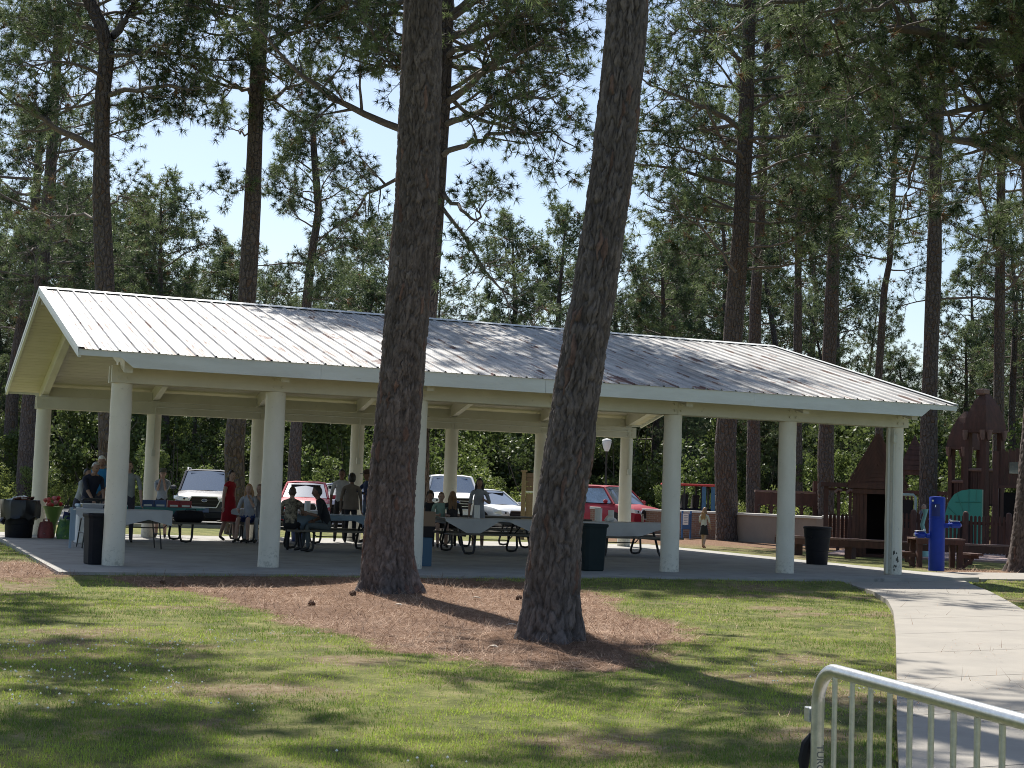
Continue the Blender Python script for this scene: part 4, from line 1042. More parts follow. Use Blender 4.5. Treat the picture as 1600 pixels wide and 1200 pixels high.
def bottle(x, y, z, label, c, h=.2, capc=(.7,.7,.7), r=.032):
    t = thing('bottle', label, 'bottle', (x,y,z), 0, 'bottles on the tables')
    mb = MB(); mb.lathe([(r*.9,0),(r,.01),(r,h*.65),(r*.45,h*.85),(r*.4,h*.92)], seg=12); mb.build('bottle_body', pm_('bottle_plastic', c, .2), t, True)
    mb = MB(); mb.cyl((0,0,h*.9), r*.48, h*.1, 10); mb.build('cap', pm_('bottle_cap', capc, .5), t)
bottle(11.05, 6.0, .777, 'small clear bottle with white cap beside the leaning trunk', (.5,.5,.6))
bottle(12.95, 6.2, .777, 'pinkish bottle near the teal corner of the cloth', (.5,.32,.25), .2, (.7,.5,.4))
mb = MB(); mb.box((0,0,.02), (.3,.2,.04), bev=.01); simple('tray', 'dark flat tray left of the tall paper rolls', 'tray', mb, M['black_metal'], (11.4, 6.1, .777))
mb = MB(); mb.tube([(0,0,0),(.06,.02,.05),(.15,.0,.06),(.22,.02,.02)], [.05,.07,.06,.03], 8); simple('paper_bag', 'crumpled white bag between the two paper rolls', 'bag', mb, M['paper'], (12.0, 6.2, .80))
# the folding serving table at the left with its white cloth
ft = thing('folding_table', 'narrow folding serving table behind the first column', 'table', (1.0, 6.0, .001), .05)
mb = MB(); mb.box((0,0,.735), (1.85,.75,.045), bev=.01); mb.build('tabletop', M['white_pl'], ft)
for sx in (-1, 1):
    mb = MB(); mb.tube([(sx*.7,-.3,.71),(sx*.78,-.3,0)], .014, 8); mb.tube([(sx*.7,.3,.71),(sx*.78,.3,0)], .014, 8); mb.tube([(sx*.75,-.3,.3),(sx*.75,.3,.3)], .012, 8); mb.build('leg', M['black_metal'], ft, True)
cloth('white cloth sagging over the serving table at left', 1.0, 6.0, 1.9, M['cloth_white'], lambda u: tri_(u, [(0,.10),(.12,.28),(.3,.18),(.5,.30),(.75,.18),(1,.30)]), .05, W=.80)
def food_tray(x, y, z, label, w=.42, mat=None, lid=True):
    t = thing('food_tray', label, 'tray', (x,y,z), random.uniform(-.1,.1), 'foil trays and boxes of food on the serving table')
    mb = MB(); a, b_ = w/2, .15
    mb.add([(-a*.9,-b_*.9,0),(a*.9,-b_*.9,0),(a*.9,b_*.9,0),(-a*.9,b_*.9,0),(-a,-b_,.08),(a,-b_,.08),(a,b_,.08),(-a,b_,.08)], [(0,3,2,1),(0,1,5,4),(1,2,6,5),(2,3,7,6),(3,0,4,7),(4,5,6,7)])
    mb.build('pan', mat or M['steel'], t)
    if lid: mb = MB(); mb.box((0,0,.09), (w+.02,.32,.015), bev=.005); mb.build('lid', M['white_pl'], t)
food_tray(.45, 6.1, .777, 'foil tray with white lid at the left end of the serving table')
food_tray(.9, 5.85, .777, 'pale food box in the middle of the serving table', .34, M['card'])
food_tray(.92, 6.2, .777, 'white box behind the pale food box on the serving table', .4, M['white_pl'])
mb = MB(); mb.box((0,0,.06), (.30,.22,.12), Matrix.Rotation(.35, 3, 'Y')); simple('takeaway_box', 'white box tilted on top of the food on the serving table', 'box', mb, M['white_pl'], (.95, 6.1, .90), smooth=False)
mb = MB(); mb.tube([(-.45,0,.0),(-.45,0,.14),(-.42,0,.16),(.3,0,.16),(.3,0,.14),(.3,0,0)], .03, 8); simple('griddle_frame', 'black bar frame standing on the serving table', 'frame', mb, M['black_metal'], (.72, 6.25, .79))
t = thing('drink_dispenser', 'tall clear water jug with white lid left of the first column', 'jug', (1.02, 6.3, .89)); mb = MB(); mb.lathe([(.08,0),(.085,.02),(.085,.30),(.06,.34)], seg=18); mb.build('jug_body', pm_('clear_jug', (.5,.58,.66), .15), t, True)
mb = MB(); mb.lathe([(.085,.34),(.09,.35),(.09,.39),(.03,.41)], seg=18); mb.build('lid', M['white_pl'], t, True)
# boxes on the teal cloth
for i, (dx, c, lab) in enumerate(((.1,(.03,.07,.22),'dark blue drinks box on the teal cloth'),(.38,(.06,.12,.30),'blue and white box on the teal cloth'),(.68,(.40,.04,.05),'red box on the teal cloth, left of two'),(.95,(.32,.05,.06),'red and white box on the teal cloth, right of two'))):
    t = thing('carton', lab, 'box', (2.0+dx, 9.45, .778), 0, 'cartons on the teal cloth'); mb = MB(); mb.box((0,0,.075), (.26,.18,.15), bev=.004); mb.build('box_body', pm_('carton', c, .5), t)
    mb = MB(); mb.box((0,-.0925,.035), (.18,.002,.04)); mb.build('label_panel', M['paper'], t)
t = thing('duffel_bag', 'black bag lying on the bench below the teal cloth', 'bag', (2.95, 8.85, .46)); mb = MB(); mb.tube([(-.36,0,.11),(-.30,0,.13),(0,0,.14),(.26,0,.13),(.33,0,.10)], [.05,.13,.14,.13,.05], 12); mb.build('bag_body', M['bin_black'], t, True)
mb = MB(); mb.tube([(-.15,-.1,.2),(-.1,-.08,.3),(.1,-.08,.3),(.15,-.1,.2)], .01, 6); mb.build('handle', M['bin_black'], t, True)
# ---------------------------------------------------------------- bins
def square_bin(label, x, y, mat, w=.5, h=.98, rot=0, loc_z=.001):
    t = thing('litter_bin', label, 'bin', (x,y,loc_z), rot, 'litter bins around the pavilion')
    mb = MB(); a, b_ = w*.40, w*.5; r = .05
    def ring(s, z): return [(-s+r,-s,z),(s-r,-s,z),(s,-s+r,z),(s,s-r,z),(s-r,s,z),(-s+r,s,z),(-s,s-r,z),(-s,-s+r,z)]
    V = []; lv = [(a,0),(a+.01,.02),(b_-.015,h*.86),(b_-.015,h*.88),(b_,h*.885),(b_,h*.93),(b_-.02,h*.93),(b_-.03,h*.90),(a,.1)]
    for s, z in lv: V += ring(s, z)
    F = [(i*8+k,i*8+(k+1)%8,(i+1)*8+(k+1)%8,(i+1)*8+k) for i in range(len(lv)-1) for k in range(8)]+[tuple(range(8))[::-1], tuple(range(8*(len(lv)-1), 8*len(lv)))]
    mb.add(V, F); mb.build('bin_body', mat, t)
    mb = MB(); V = []
    for s, z in ((b_+.006,h*.90),(b_+.010,h*.94),(b_-.004,h*.955),(b_-.03,h*.95)): V += ring(s, z)
    mb.add(V, [(i*8+k,i*8+(k+1)%8,(i+1)*8+(k+1)%8,(i+1)*8+k) for i in range(3) for k in range(8)]); mb.build('rim', mat, t)
    return t
square_bin('black square litter bin standing against the first column', -.20, .28, M['bin_black'], .46, .86, .12)
square_bin('dark green litter bin beside the leaning trunk', 8.62, .12, M['bin_green'], .52, .90, .2)
def round_bin(label, x, y, mat, r=.28, h=.80, liner=False, z=.001):
    t = thing('litter_bin', label, 'bin', (x,y,z), .3, 'litter bins around the pavilion')
    mb = MB(); mb.lathe([(r*.76,0),(r*.78,.01),(r*.83,h*.35),(r*.86,h*.36),(r*.93,h*.7),(r*.97,h*.71),(r,h*.93),(r*1.06,h*.94),(r*1.06,h*.98),(r*1.0,h),(r*.93,h*.97),(r*.9,h*.8),(0.02,h*.75)], seg=28); mb.build('bin_body', mat, t, True)
    for s in (-1, 1):
        mb = MB(); mb.box((s*r*1.0,0,h*.72), (.05,.14,.035), bev=.008); mb.build('handle', mat, t)
    if liner:
        mb = MB(); rg_ = random.Random(4); V = []; n = 26
        for j, (rr, zz) in enumerate(((r*.8,h*.9),(r*1.1,h*1.02),(r*1.15,h*.9),(r*1.12,h*.62),(r*1.14,h*.52))):
            for k in range(n): th = 2*math.pi*k/n; q = rr*(1+.06*math.sin(k*2.3+j)+rg_.uniform(-.03,.03)); V.append((q*math.cos(th), q*math.sin(th), zz+(rg_.uniform(-.05,.05) if j == 4 else 0)))
        mb.add(V, [(j*n+k,j*n+(k+1)%n,(j+1)*n+(k+1)%n,(j+1)*n+k) for j in range(4) for k in range(n)]); mb.tube([(-r*1.1,-.1,h*.5),(-r*1.25,-.12,h*.42),(-r*1.05,-.1,h*.36)], [.05,.08,.02], 8); mb.build('liner', M['bag_film'], t, True)
        mb = MB()
        for k in range(16):
            a_ = rg_.uniform(0, 6.28); q = rg_.uniform(0, r*.7); mb.mi = 0 if k < 9 else 1
            mb.box((q*math.cos(a_), q*math.sin(a_), h*1.0+rg_.uniform(0,.08)), (rg_.uniform(.08,.2), rg_.uniform(.06,.14), .03), Matrix.Rotation(rg_.uniform(-.6,.6), 3, 'X') @ Matrix.Rotation(a_, 3, 'Z'))
        mb.build('rubbish', [pm_('dead_leaves', (.13,.05,.03), .9), M['paper']], t)
    return t
round_bin('black round litter bin between the last two front columns', 15.98, 3.55, M['bin_black'], .30, .84)
round_bin('overfull grey bin with liner and rubbish at the far left', -.55, 10.3, M['bin_black'], .37, .82, True)
# blue bin with a cardboard box behind the third column
t = thing('recycling_bin', 'narrow blue bin half hidden by the third column', 'bin', (5.62, .95, .001), 0)
mb = MB(); mb.box((0,0,.26), (.32,.30,.52), bev=.01); mb.build('bin_body', nmat('dull_blue', (.03,.09,.15), .5), t); mb = MB(); mb.box((0,0,.62), (.34,.32,.20), bev=.01); mb.build('lid', M['dark'], t)
mb = MB(); mb.box((0,0,.13), (.24,.26,.26)); mb.box((0,-.0,.265), (.26,.05,.008)); simple('cardboard_box', 'open cardboard box sitting on the narrow blue bin', 'box', mb, M['card'], (5.72, .98, .721), smooth=False)
mb = MB(); mb.lathe([(.14,0),(.15,.02),(.17,.26),(.165,.27)], seg=20); simple('bucket', 'blue bucket on the slab beyond the seated man', 'bucket', mb, pm_('bucket_blue', (.02,.06,.22), .5), (6.0, 10.9, .001))
# bags by the second rear column
def soft_bag(name, label, x, y, w, h, d, mats, seed, cat='bag'):
    t = thing(name, label, cat, (x,y,.001), .1); rg_ = random.Random(seed); nz, n = 7, 20; V = []
    for j in range(nz):
        u = j/(nz-1); s = (1-.25*u**2)*(1 if j else .92)
        for k in range(n):
            th = 2*math.pi*k/n; c, s_ = math.cos(th), math.sin(th); q = (abs(c)**3+abs(s_)**3)**(-1/3)*(1+rg_.uniform(-.04,.04))
            V.append((w/2*s*q*c, d/2*s*q*s_*(1-.5*u), h*u*(1+.05*math.sin(th*2+seed))))
    mb = MB(); mb.add(V, [(j*n+k,j*n+(k+1)%n,(j+1)*n+(k+1)%n,(j+1)*n+k) for j in range(nz-1) for k in range(n)]+[tuple(range(n))[::-1], tuple(range((nz-1)*n, nz*n))]); mb.build('bag_body', mats[0], t, True)
    for s in (-1, 1):
        mb = MB(); mb.tube([(-w*.2,s*d*.22,h*.9),(-w*.12,s*d*.2,h*1.18),(w*.12,s*d*.2,h*1.18),(w*.2,s*d*.22,h*.9)], .012, 6); mb.build('handle', mats[1], t, True)
    return t
M['green_bag'] = nmat('green_printed_bag', (.12,.24,.03), .5, var=(.02,.09,.05), vscale=7, var2=(.45,.5,.3), v2scale=9, v2amt=.62)
M['red_bag'] = nmat('red_printed_bag', (.28,.06,.06), .5, var=(.15,.04,.04), vscale=8, var2=(.4,.4,.4), v2scale=8, v2amt=.6)
soft_bag('shopping_bag', 'bulging green patterned shopping bag on the slab at left', .47, 9.95, .50, .43, .34, (M['green_bag'], M['green_bag']), 3)
soft_bag('shopping_bag', 'red patterned shopping bag beside the green one', .02, 10.2, .36, .36, .28, (M['red_bag'], M['red_bag']), 5)
soft_bag('cooler_bag', 'dark blue bag standing behind the green shopping bag', .62, 10.5, .5, .58, .3, (pm_('navy_cloth', (.02,.03,.12), .7), M['bin_black']), 8)
t = thing('flower_bouquet', 'bouquet of red and pink flowers in green wrap on the slab', 'bouquet', (.22, 10.75, .001))
mb = MB(); mb.lathe([(.06,0),(.09,.3),(.20,.62),(.24,.70),(.19,.66),(.05,.4)], seg=16); mb.build('wrap', pm_('green_wrap', (.16,.28,.06), .5), t, True)
rg_ = random.Random(9)
for k in range(14):
    a_, q = rg_.uniform(0,6.28), rg_.uniform(0,.2); mb = MB(); mb.lathe([(.01,-.04),(.045,0),(.05,.03),(.02,.06)], (q*math.cos(a_), q*math.sin(a_), .76+rg_.uniform(-.06,.14)), 8); mb.build('flower', pm_('petal', rg_.choice([(.5,.03,.04),(.6,.2,.2),(.55,.1,.08)]), .6), t, True)
t = thing('cool_box', 'white cool box standing on end beside the serving table', 'cool box', (.50, 7.7, .001), .05); mb = MB(); mb.box((0,0,.38), (.30,.40,.76), bev=.03); mb.build('box_body', M['white_pl'], t); mb = MB(); mb.box((0,0,.80), (.32,.42,.07), bev=.02); mb.build('lid', pm_('pale_blue_lid', (.35,.48,.6), .5), t)
mb = MB(); mb.box((0,0,0), (.05,.02,.8)); mb.box((.05,-.02,.05),(.06,.01,.6)); simple('apron', 'pale blue cloth hanging beside the black bin', 'cloth', mb, pm_('pale_blue_cloth', (.32,.42,.52), .8), (.0, 5.62, .40), smooth=False)
# ---------------------------------------------------------------- drinking fountain
F0 = on_z(1463, 892, -.03); t = thing('drinking_fountain', 'royal blue pedestal drinking fountain with bottle filler', 'drinking fountain', (F0[0], F0[1], -.03), -YAW)
mb = MB(); mb.lathe([(.172,0),(.172,1.14),(.168,1.145),(.168,1.15),(.172,1.155),(.172,1.60),(.16,1.625),(.05,1.635)], seg=32); mb.build('pedestal', M['blue_paint'], t, True)
mb = MB()
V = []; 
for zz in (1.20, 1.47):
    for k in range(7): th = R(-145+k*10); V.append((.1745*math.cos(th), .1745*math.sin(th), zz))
mb.add(V, [(k,k+1,8+k,7+k) for k in range(6)]); mb.build('filler_recess_shade', M['blue_dark'], t)  # flat patch on the pedestal; recess shade painted as darker blue
mb = MB(); mb.tube([(-.13,-.12,1.54),(-.14,-.145,1.54)], .022, 12); mb.build('filler_button', M['steel'], t, True)
mb = MB(); mb.tube([(-.09,-.14,1.44),(-.09,-.19,1.44),(-.09,-.19,1.40)], .012, 8); mb.build('spout', M['steel'], t, True)
for sx, z, l in ((1, 1.02, .35), (-1, .78, .32)):
    mb = MB(); mb.box((sx*(.16+l*.12),0,z-.02), (l*.35,.10,.10), bev=.02); mb.box((sx*(.17+l*.62),0,z), (l*.75,.27,.13), bev=.045); mb.build('arm', M['blue_paint'], t)
    mb = MB(); mb.lathe([(.02,.0),(.11,.01),(.128,.022),(.11,.03),(.06,.012)], (sx*(.17+l*.62),0,z+.062), 20); mb.build('bowl', M['steel'], t, True)
    mb = MB(); mb.tube([(sx*(.17+l*.25),0,z+.06),(sx*(.17+l*.28),0,z+.12),(sx*(.17+l*.40),0,z+.12)], .012, 8); mb.build('bubbler', M['steel'], t, True)
    mb = MB(); mb.tube([(sx*(.17+l*.99),-.0,z),(sx*(.17+l*1.0)+sx*.02,0,z)], .032, 14); mb.build('push_button', M['steel'], t, True)
# red picnic table behind the fountain
P0 = on_z(1465, 889, -.1); t = thing('picnic_table', 'dark red wooden picnic table behind the drinking fountain', 'picnic table', (P0[0]+.5, P0[1]+.7, -.11), -YAW+.08)
for k in range(4):
    mb = MB(); mb.box((0,(k-1.5)*.15,.70), (1.25,.14,.045), bev=.004); mb.build('plank', M['pale_red_wood'], t)
mb = MB(); mb.box((0,-.31,.63), (1.2,.04,.12)); mb.box((0,.31,.63), (1.2,.04,.12)); mb.build('apron', M['red_wood'], t)
for sx in (-1,1):
    for sy in (-1,1): mb = MB(); mb.box((sx*.50,sy*.25,.33), (.12,.10,.66)); mb.build('leg', M['red_wood'], t)
    for k in (0,1): mb = MB(); mb.box((sx*(.80+.16*k),0,.36), (.15,.8,.045)); mb.build('seat_plank', M['red_wood'], t)
    mb = MB(); mb.box((sx*.78,-.2,.30), (.42,.05,.09)); mb.box((sx*.72,-.2,.14), (.36,.05,.07), Matrix.Rotation(sx*-.75, 3, 'Y')); mb.build('seat_brace', M['red_wood'], t)
# long low bench curving along the playground
pts = [(1222,868,43),(1300,871,41.5),(1396,874,40.5),(1480,876,40),(1580,882,40)]
t = thing('long_bench', 'long low dark red bench curving along the front of the playground', 'bench')
W_ = [at_depth(a, 700, d) for a, b_, d in pts]; tt = np.linspace(0, 4, 13); W2 = np.stack([np.interp(tt, range(5), [p[i] for p in W_]) for i in (0,1)], 1)
for i in range(12):
    a, b_ = Vector((*W2[i],0)), Vector((*W2[i+1],0)); d = (b_-a); L_ = d.length; d.normalize(); rot = math.atan2(d.y, d.x)
    for k in (0,1,2): mb = MB(); nrm_ = Vector((-d.y,d.x,0)); c = (a+b_)/2+nrm_*(k-1)*.15; mb.box((c.x,c.y,.40), (L_-.006,.14,.045), rot); mb.build('seat_plank', M['pale_red_wood'], t)
    mb = MB(); c = (a+b_)/2-Vector((-d.y,d.x,0))*.20; mb.box((c.x,c.y,.28), (L_,.045,.17), rot); mb.build('edge_board', M['red_wood'], t)
    if i % 3 == 1: mb = MB(); mb.box((a.x,a.y,.08), (.2,.3,.40), rot); mb.build('leg', M['red_wood'], t)
# pinkish play surface behind the bench
pp = [at_depth(1290,700,43), at_depth(1600,700,42), at_depth(1660,700,62), at_depth(1345,700,52)]
slab('play_surface', [(p[0],p[1]) for p in pp], -.2, -.075, nmat('play_matting', (.36,.26,.24), .9, var=(.30,.22,.20), vscale=2))
# ---------------------------------------------------------------- low wall
WP = [(925,57.5),(1037,56.2),(1130,54.6),(1220,52.4),(1290,50.6),(1338,49.8)]
lw = thing('low_wall', 'low garden wall of brick and tan stucco with pale coping', 'wall')
Wq = [at_depth(x, 790, d) for x, d in WP]
for i in range(5):
    a, b_ = Wq[i], Wq[i+1]; c = (a+b_)/2; d = b_-a; L_ = math.hypot(d[0], d[1]); rot = math.atan2(d[1], d[0])
    mt = M['brick'] if i in (0,1,4) else M['tan_stucco']; zt = .80 if i != 4 else .84
    o = MB().box((0,0,(zt-.3)/2), (L_+.02, .24 if i != 4 else .30, zt+.3)).build('wall_section', mt, lw); o.location = (c[0],c[1],0); o.rotation_euler = (0,0,rot)
    o = MB().box((0,0,zt+.045), (L_+.04,.36,.085), bev=.01).build('coping', M['cap_white'], lw); o.location = (c[0],c[1],0); o.rotation_euler = (0,0,rot)
a = Wq[4]; o = MB().box((0,0,.30), (.42,.42,1.0)).build('pier', M['tan_stucco'], lw); o.location = (a[0],a[1],0); o.rotation_euler = (0,0,rot)
# blue newspaper box with a notice
p = at_depth(1073, 800, 54.5); t = thing('dispenser_box', 'blue dispenser box with white notice in front of the brick wall', 'dispenser', (p[0],p[1],-.12), -YAW)
for s in (-1,1): mb = MB(); mb.box((s*.15,0,.5), (.06,.08,1.0)); mb.build('post', nmat('mid_blue', (.03,.12,.30), .5), t)
mb = MB(); mb.box((-.02,-.03,.62), (.30,.22,.56), bev=.01); mb.build('cabinet', nmat('mid_blue2', (.03,.10,.26), .5), t)
mb = MB(); mb.box((-.05,-.146,.70), (.20,.006,.40)); mb.build('notice', M['paper'], t)
for k in range(5): mb = MB(); mb.box((-.05,-.151,.83-.06*k), (.14,.002,.014)); mb.build('print_line', pm_('print', (.1,.15,.3), .8), t)
# notice board
p = at_depth(829, 800, 47); t = thing('notice_board', 'wooden notice board with a post behind the leaning trunk', 'notice board', (p[0],p[1],-.12), -YAW)
mb = MB(); mb.box((-.24,0,1.06), (.13,.13,2.12)); mb.box((-.24,0,2.14),(.20,.20,.05)); mb.build('post', M['kiosk'], t)
mb = MB(); mb.box((.95,0,1.06), (.13,.13,2.12)); mb.build('post', M['kiosk'], t)
for k in range(4): mb = MB(); mb.box((.36,.02,1.60+.14*k), (1.05,.04,.132)); mb.build('board', nmat('notice_plank', (.19,.12,.075), .8), t)
mb = MB(); mb.box((.36,0,1.50), (1.07,.06,.04)); mb.build('trim', M['white_pl'], t)
mb = MB(); mb.box((.36,.03,.95), (1.05,.04,1.0)); mb.build('lower_board', M['kiosk'], t)
# lamp post
p = at_depth(945, 800, 64); t = thing('street_lamp', 'thin black lamp post with white lantern seen through the pavilion', 'lamp', (p[0],p[1],-.12))
mb = MB(); mb.lathe([(.12,0),(.10,.3),(.05,.5),(.045,3.25),(.07,3.3)], seg=14); mb.build('pole', M['black_metal'], t, True)
mb = MB(); mb.lathe([(.08,3.3),(.15,3.45),(.20,3.68),(.19,3.74)], seg=16); mb.build('lantern', pm_('frosted_glass', (.8,.8,.78), .4), t, True)
mb = MB(); mb.lathe([(.21,3.74),(.18,3.80),(.03,3.84)], seg=16); mb.build('lamp_cap', M['white_pl'], t, True)
# red roofed cart behind the wall
p = at_depth(1082, 790, 61); t = thing('utility_cart', 'open sided cart with a red roof parked behind the low wall', 'cart', (p[0],p[1],-.12), -YAW+.1)
mb = MB(); mb.box((-.08,0,1.98), (2.25,1.3,.09), bev=.03); mb.build('roof', M['red_pl'], t)
for x in (-.85,-.45,.25,.75):
    for y in (-.5,.5): mb = MB(); mb.box((x,y,1.4), (.07,.06,1.1)); mb.build('post', M['black_metal'], t)
mb = MB(); mb.box((-.1,0,.75), (1.7,1.1,.6), bev=.08); mb.build('cart_body', M['bin_black'], t)
for x in (-.35,.1): mb = MB(); mb.box((x,0,1.28), (.14,.9,.62), Matrix.Rotation(.12, 3, 'Y'), bev=.04); mb.build('seat', M['dark'], t)
for x in (.33,.7): mb = MB(); mb.box((x,-.56,1.45), (.16,.05,.95)); mb.build('blue_panel', nmat('steel_blue', (.06,.16,.28), .5), t)
mb = MB(); mb.tube([(-.9,-.5,1.0),(-1.1,-.55,1.35)], .03, 8); mb.box((-1.12,-.55,1.42), (.28,.05,.12), bev=.02); mb.build('mirror', M['black_metal'], t)
for x in (-.6,.6):
    for y in (-.5,.5):
        mb = MB(); mb.tube([(x,y-.08,.32),(x,y+.08,.32)], .30, 18); w_ = mb.build('wheel', M['tyre'], t, True)
# ---------------------------------------------------------------- playground
def frame_at(x, d, rot=0): p = at_depth(x, 800, d); return (p[0], p[1], -.12), -YAW-math.atan((x-800)/FPX)+rot
def pickets(t, x0, x1, z0, z1, n, y=0, w=.09, mat='red_wood'):
    me = MB().prism([(-w/2,z0),(w/2,z0),(w/2,z1-.03),(0,z1),(-w/2,z1-.03)], 'y', -.012, .012).mesh('picket', M[mat])
    for k in range(n): link('picket', me, t, (x0+(x1-x0)*(k+.5)/n, y, 0))
loc, rz = frame_at(1370, 42.5, .0)
t = thing('playhouse', 'dark red wooden playhouse with a steep chevron gable', 'playhouse', loc, rz)
hw, zb, za = .72, 2.02, 3.48
for s in (-1,1):
    for j in range(4): mb = MB(); mb.box((s*(hw-.1-.0*j)-s*j*.10, .02+.02*(j%2), 1.0), (.095,.04,2.0)); mb.build('wall_board', M['red_wood'], t)
for k in range(10):
    for s in (-1,1): mb = MB(); mb.box((s*(hw-.06),.15+.12*k,1.0), (.03,.113,2.0)); mb.build('wall_board', M['red_wood'], t)
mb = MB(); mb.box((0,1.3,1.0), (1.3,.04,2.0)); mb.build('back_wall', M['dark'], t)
mb = MB(); mb.box((0,.66,.04), (1.3,1.2,.08)); mb.build('floor', M['red_wood'], t)
mb = MB(); mb.box((0,-.05,2.0), (1.62,.08,.16)); mb.build('lintel', M['red_wood'], t)
mb = MB(); mb.box((0,-.02,1.84), (1.36,.06,.13)); mb.build('lintel', M['red_wood'], t)
for j in range(5):     # nested chevron boards
    f0, f1 = 1-.12*j, 1-.12*(j+1)+.012
    for s in (-1,1):
        H0 = (za-zb)
        mb = MB(); mb.prism([(s*.80*f0,zb),(0,zb+H0*f0),(0,zb+H0*f1),(s*.80*f1,zb)], 'y', -.10+.014*j, -.05+.014*j); mb.build('gable_board', M['red_wood'], t)
mb = MB(); mb.prism([(-.74,zb),(.74,zb),(0,za-.10)], 'y', .0, .03); mb.build('gable_back', M['red_wood'], t)
for k in range(5):
    z0 = zb+.11*k; w0 = .32*(1-k/5.4); mb = MB(); mb.prism([(-w0,z0),(w0,z0),(w0-.05,z0+.10),(-w0+.05,z0+.10)], 'y', -.03, 0); mb.build('gable_board', M['red_wood'], t)
for s in (-1,1):
    for k in range(8):
        u0, u1 = k/8, (k+1)/8-.01; mb = MB()
        mb.prism([(s*.84*(1-u0),zb-.05+(za-zb+.05)*u0),(s*.84*(1-u1),zb-.05+(za-zb+.05)*u1),(s*.84*(1-u1)+s*.03,zb-.05+(za-zb+.05)*u1+.03),(s*.84*(1-u0)+s*.03,zb-.05+(za-zb+.05)*u0+.03)], 'y', -.12, 1.35); mb.build('roof_board', M['red_wood'], t)
# second gabled turret behind the last column
loc, rz = frame_at(1428, 53, 0)
t = thing('play_turret', 'dark red turret with a pointed roof between the last column and the grey trunk', 'play structure', loc, rz)
for s in (-1,1):
    for q in (-1,1): mb = MB(); mb.box((s*.38,q*.38,1.35), (.12,.12,2.7)); mb.build('post', M['red_wood'], t)
mb = MB(); mb.box((0,0,2.62), (.98,.98,.16)); mb.build('eave_beam', M['red_wood'], t)
for k in range(7):
    u0, u1 = k/7, (k+1)/7-.012; a, b_ = .53*(1-u0**1.15), .53*(1-u1**1.15); z0, z1 = 2.7+1.25*u0, 2.7+1.25*u1
    mb = MB(); mb.add([(-a,-a,z0),(a,-a,z0),(a,a,z0),(-a,a,z0),(-b_,-b_,z1),(b_,-b_,z1),(b_,b_,z1),(-b_,b_,z1)], [(0,1,5,4),(1,2,6,5),(2,3,7,6),(3,0,4,7),(0,3,2,1),(4,5,6,7)]); mb.build('roof_course', M['red_wood'], t)
pickets(t, -.5, .5, 1.0, 1.7, 8, -.5)
# arcade linking structures
loc, rz = frame_at(1310, 47, 0)
t = thing('play_arcade', 'dark red timber arcade with pale capped posts left of the playhouse', 'play structure', loc, rz)
mb = MB(); mb.box((.1,0,2.05), (1.3,.5,.13)); mb.build('top_beam', M['red_wood'], t)
for x in (-.38,.0,.35,.7):
    mb = MB(); mb.box((x,-.1,1.0), (.14 if x < -.3 else .10,.12,2.0)); mb.build('post', M['red_wood'], t)
    if x > -.3: mb = MB(); mb.tube([(x-.12,-.2,1.80),(x-.02,-.2,1.90),(x+.10,-.2,1.86)], .05, 8); mb.build('post_cap', M['pale_red_wood'], t, True)
mb = MB(); mb.box((.15,.05,1.90), (1.0,.06,.08)); mb.build('rail', M['pale_red_wood'], t)
pickets(t, -.3, .8, .2, 1.15, 9, .15)
loc, rz = frame_at(1222, 61, .05)
t = thing('play_bridge', 'covered dark red play bridge seen above the stucco wall', 'play structure', loc, rz)
mb = MB(); mb.box((.1,0,1.83), (2.4,.9,.09)); mb.build('roof_board', M['pale_red_wood'], t)
mb = MB(); mb.prism([(-1.05,1.30),(1.3,1.30),(1.3,1.78),(-1.05,1.78)], 'y', -.42, -.38); mb.build('side_board', M['red_wood'], t)
for x in (-1.05,-.45,.15,.75,1.28):
    mb = MB(); mb.box((x,-.40,.9), (.12,.1,1.8)); mb.build('post', M['red_wood'], t)
    if x < 1.2: mb = MB(); mb.tube([(x,-.40,1.0),(x+.1,-.40,1.22),(x+.3,-.40,1.31),(x+.5,-.40,1.22),(x+.6,-.40,1.0)], .035, 6); mb.build('arch', M['red_wood'], t)
mb = MB(); mb.box((1.32,-.2,1.15), (.26,.26,2.3)); mb.build('end_post', M['red_wood'], t)
mb = MB(); mb.box((1.75,-.2,1.02), (.9,.6,.06), Matrix.Rotation(.5, 3, 'Y')); mb.build('ramp_board', M['pale_red_wood'], t)
pickets(t, -1.9, 2.6, .2, .95, 36, -.55)
# picket fence with round topped posts
loc, rz = frame_at(1492, 45.5, -.10)
t = thing('picket_fence', 'dark red picket fence with round topped posts behind the fountain', 'fence', loc, rz)
pickets(t, -1.7, 2.3, .12, 1.25, 34, 0, .075)
for z in (.35, 1.02): mb = MB(); mb.box((.3,.05,z), (4.0,.05,.09)); mb.build('rail', M['red_wood'], t)
for x in (-1.2,.32,1.55): mb = MB(); mb.lathe([(.085,0),(.085,1.28),(.07,1.34),(.02,1.37)], (x,-.05,0), 12); mb.build('post', M['red_wood'], t, True)
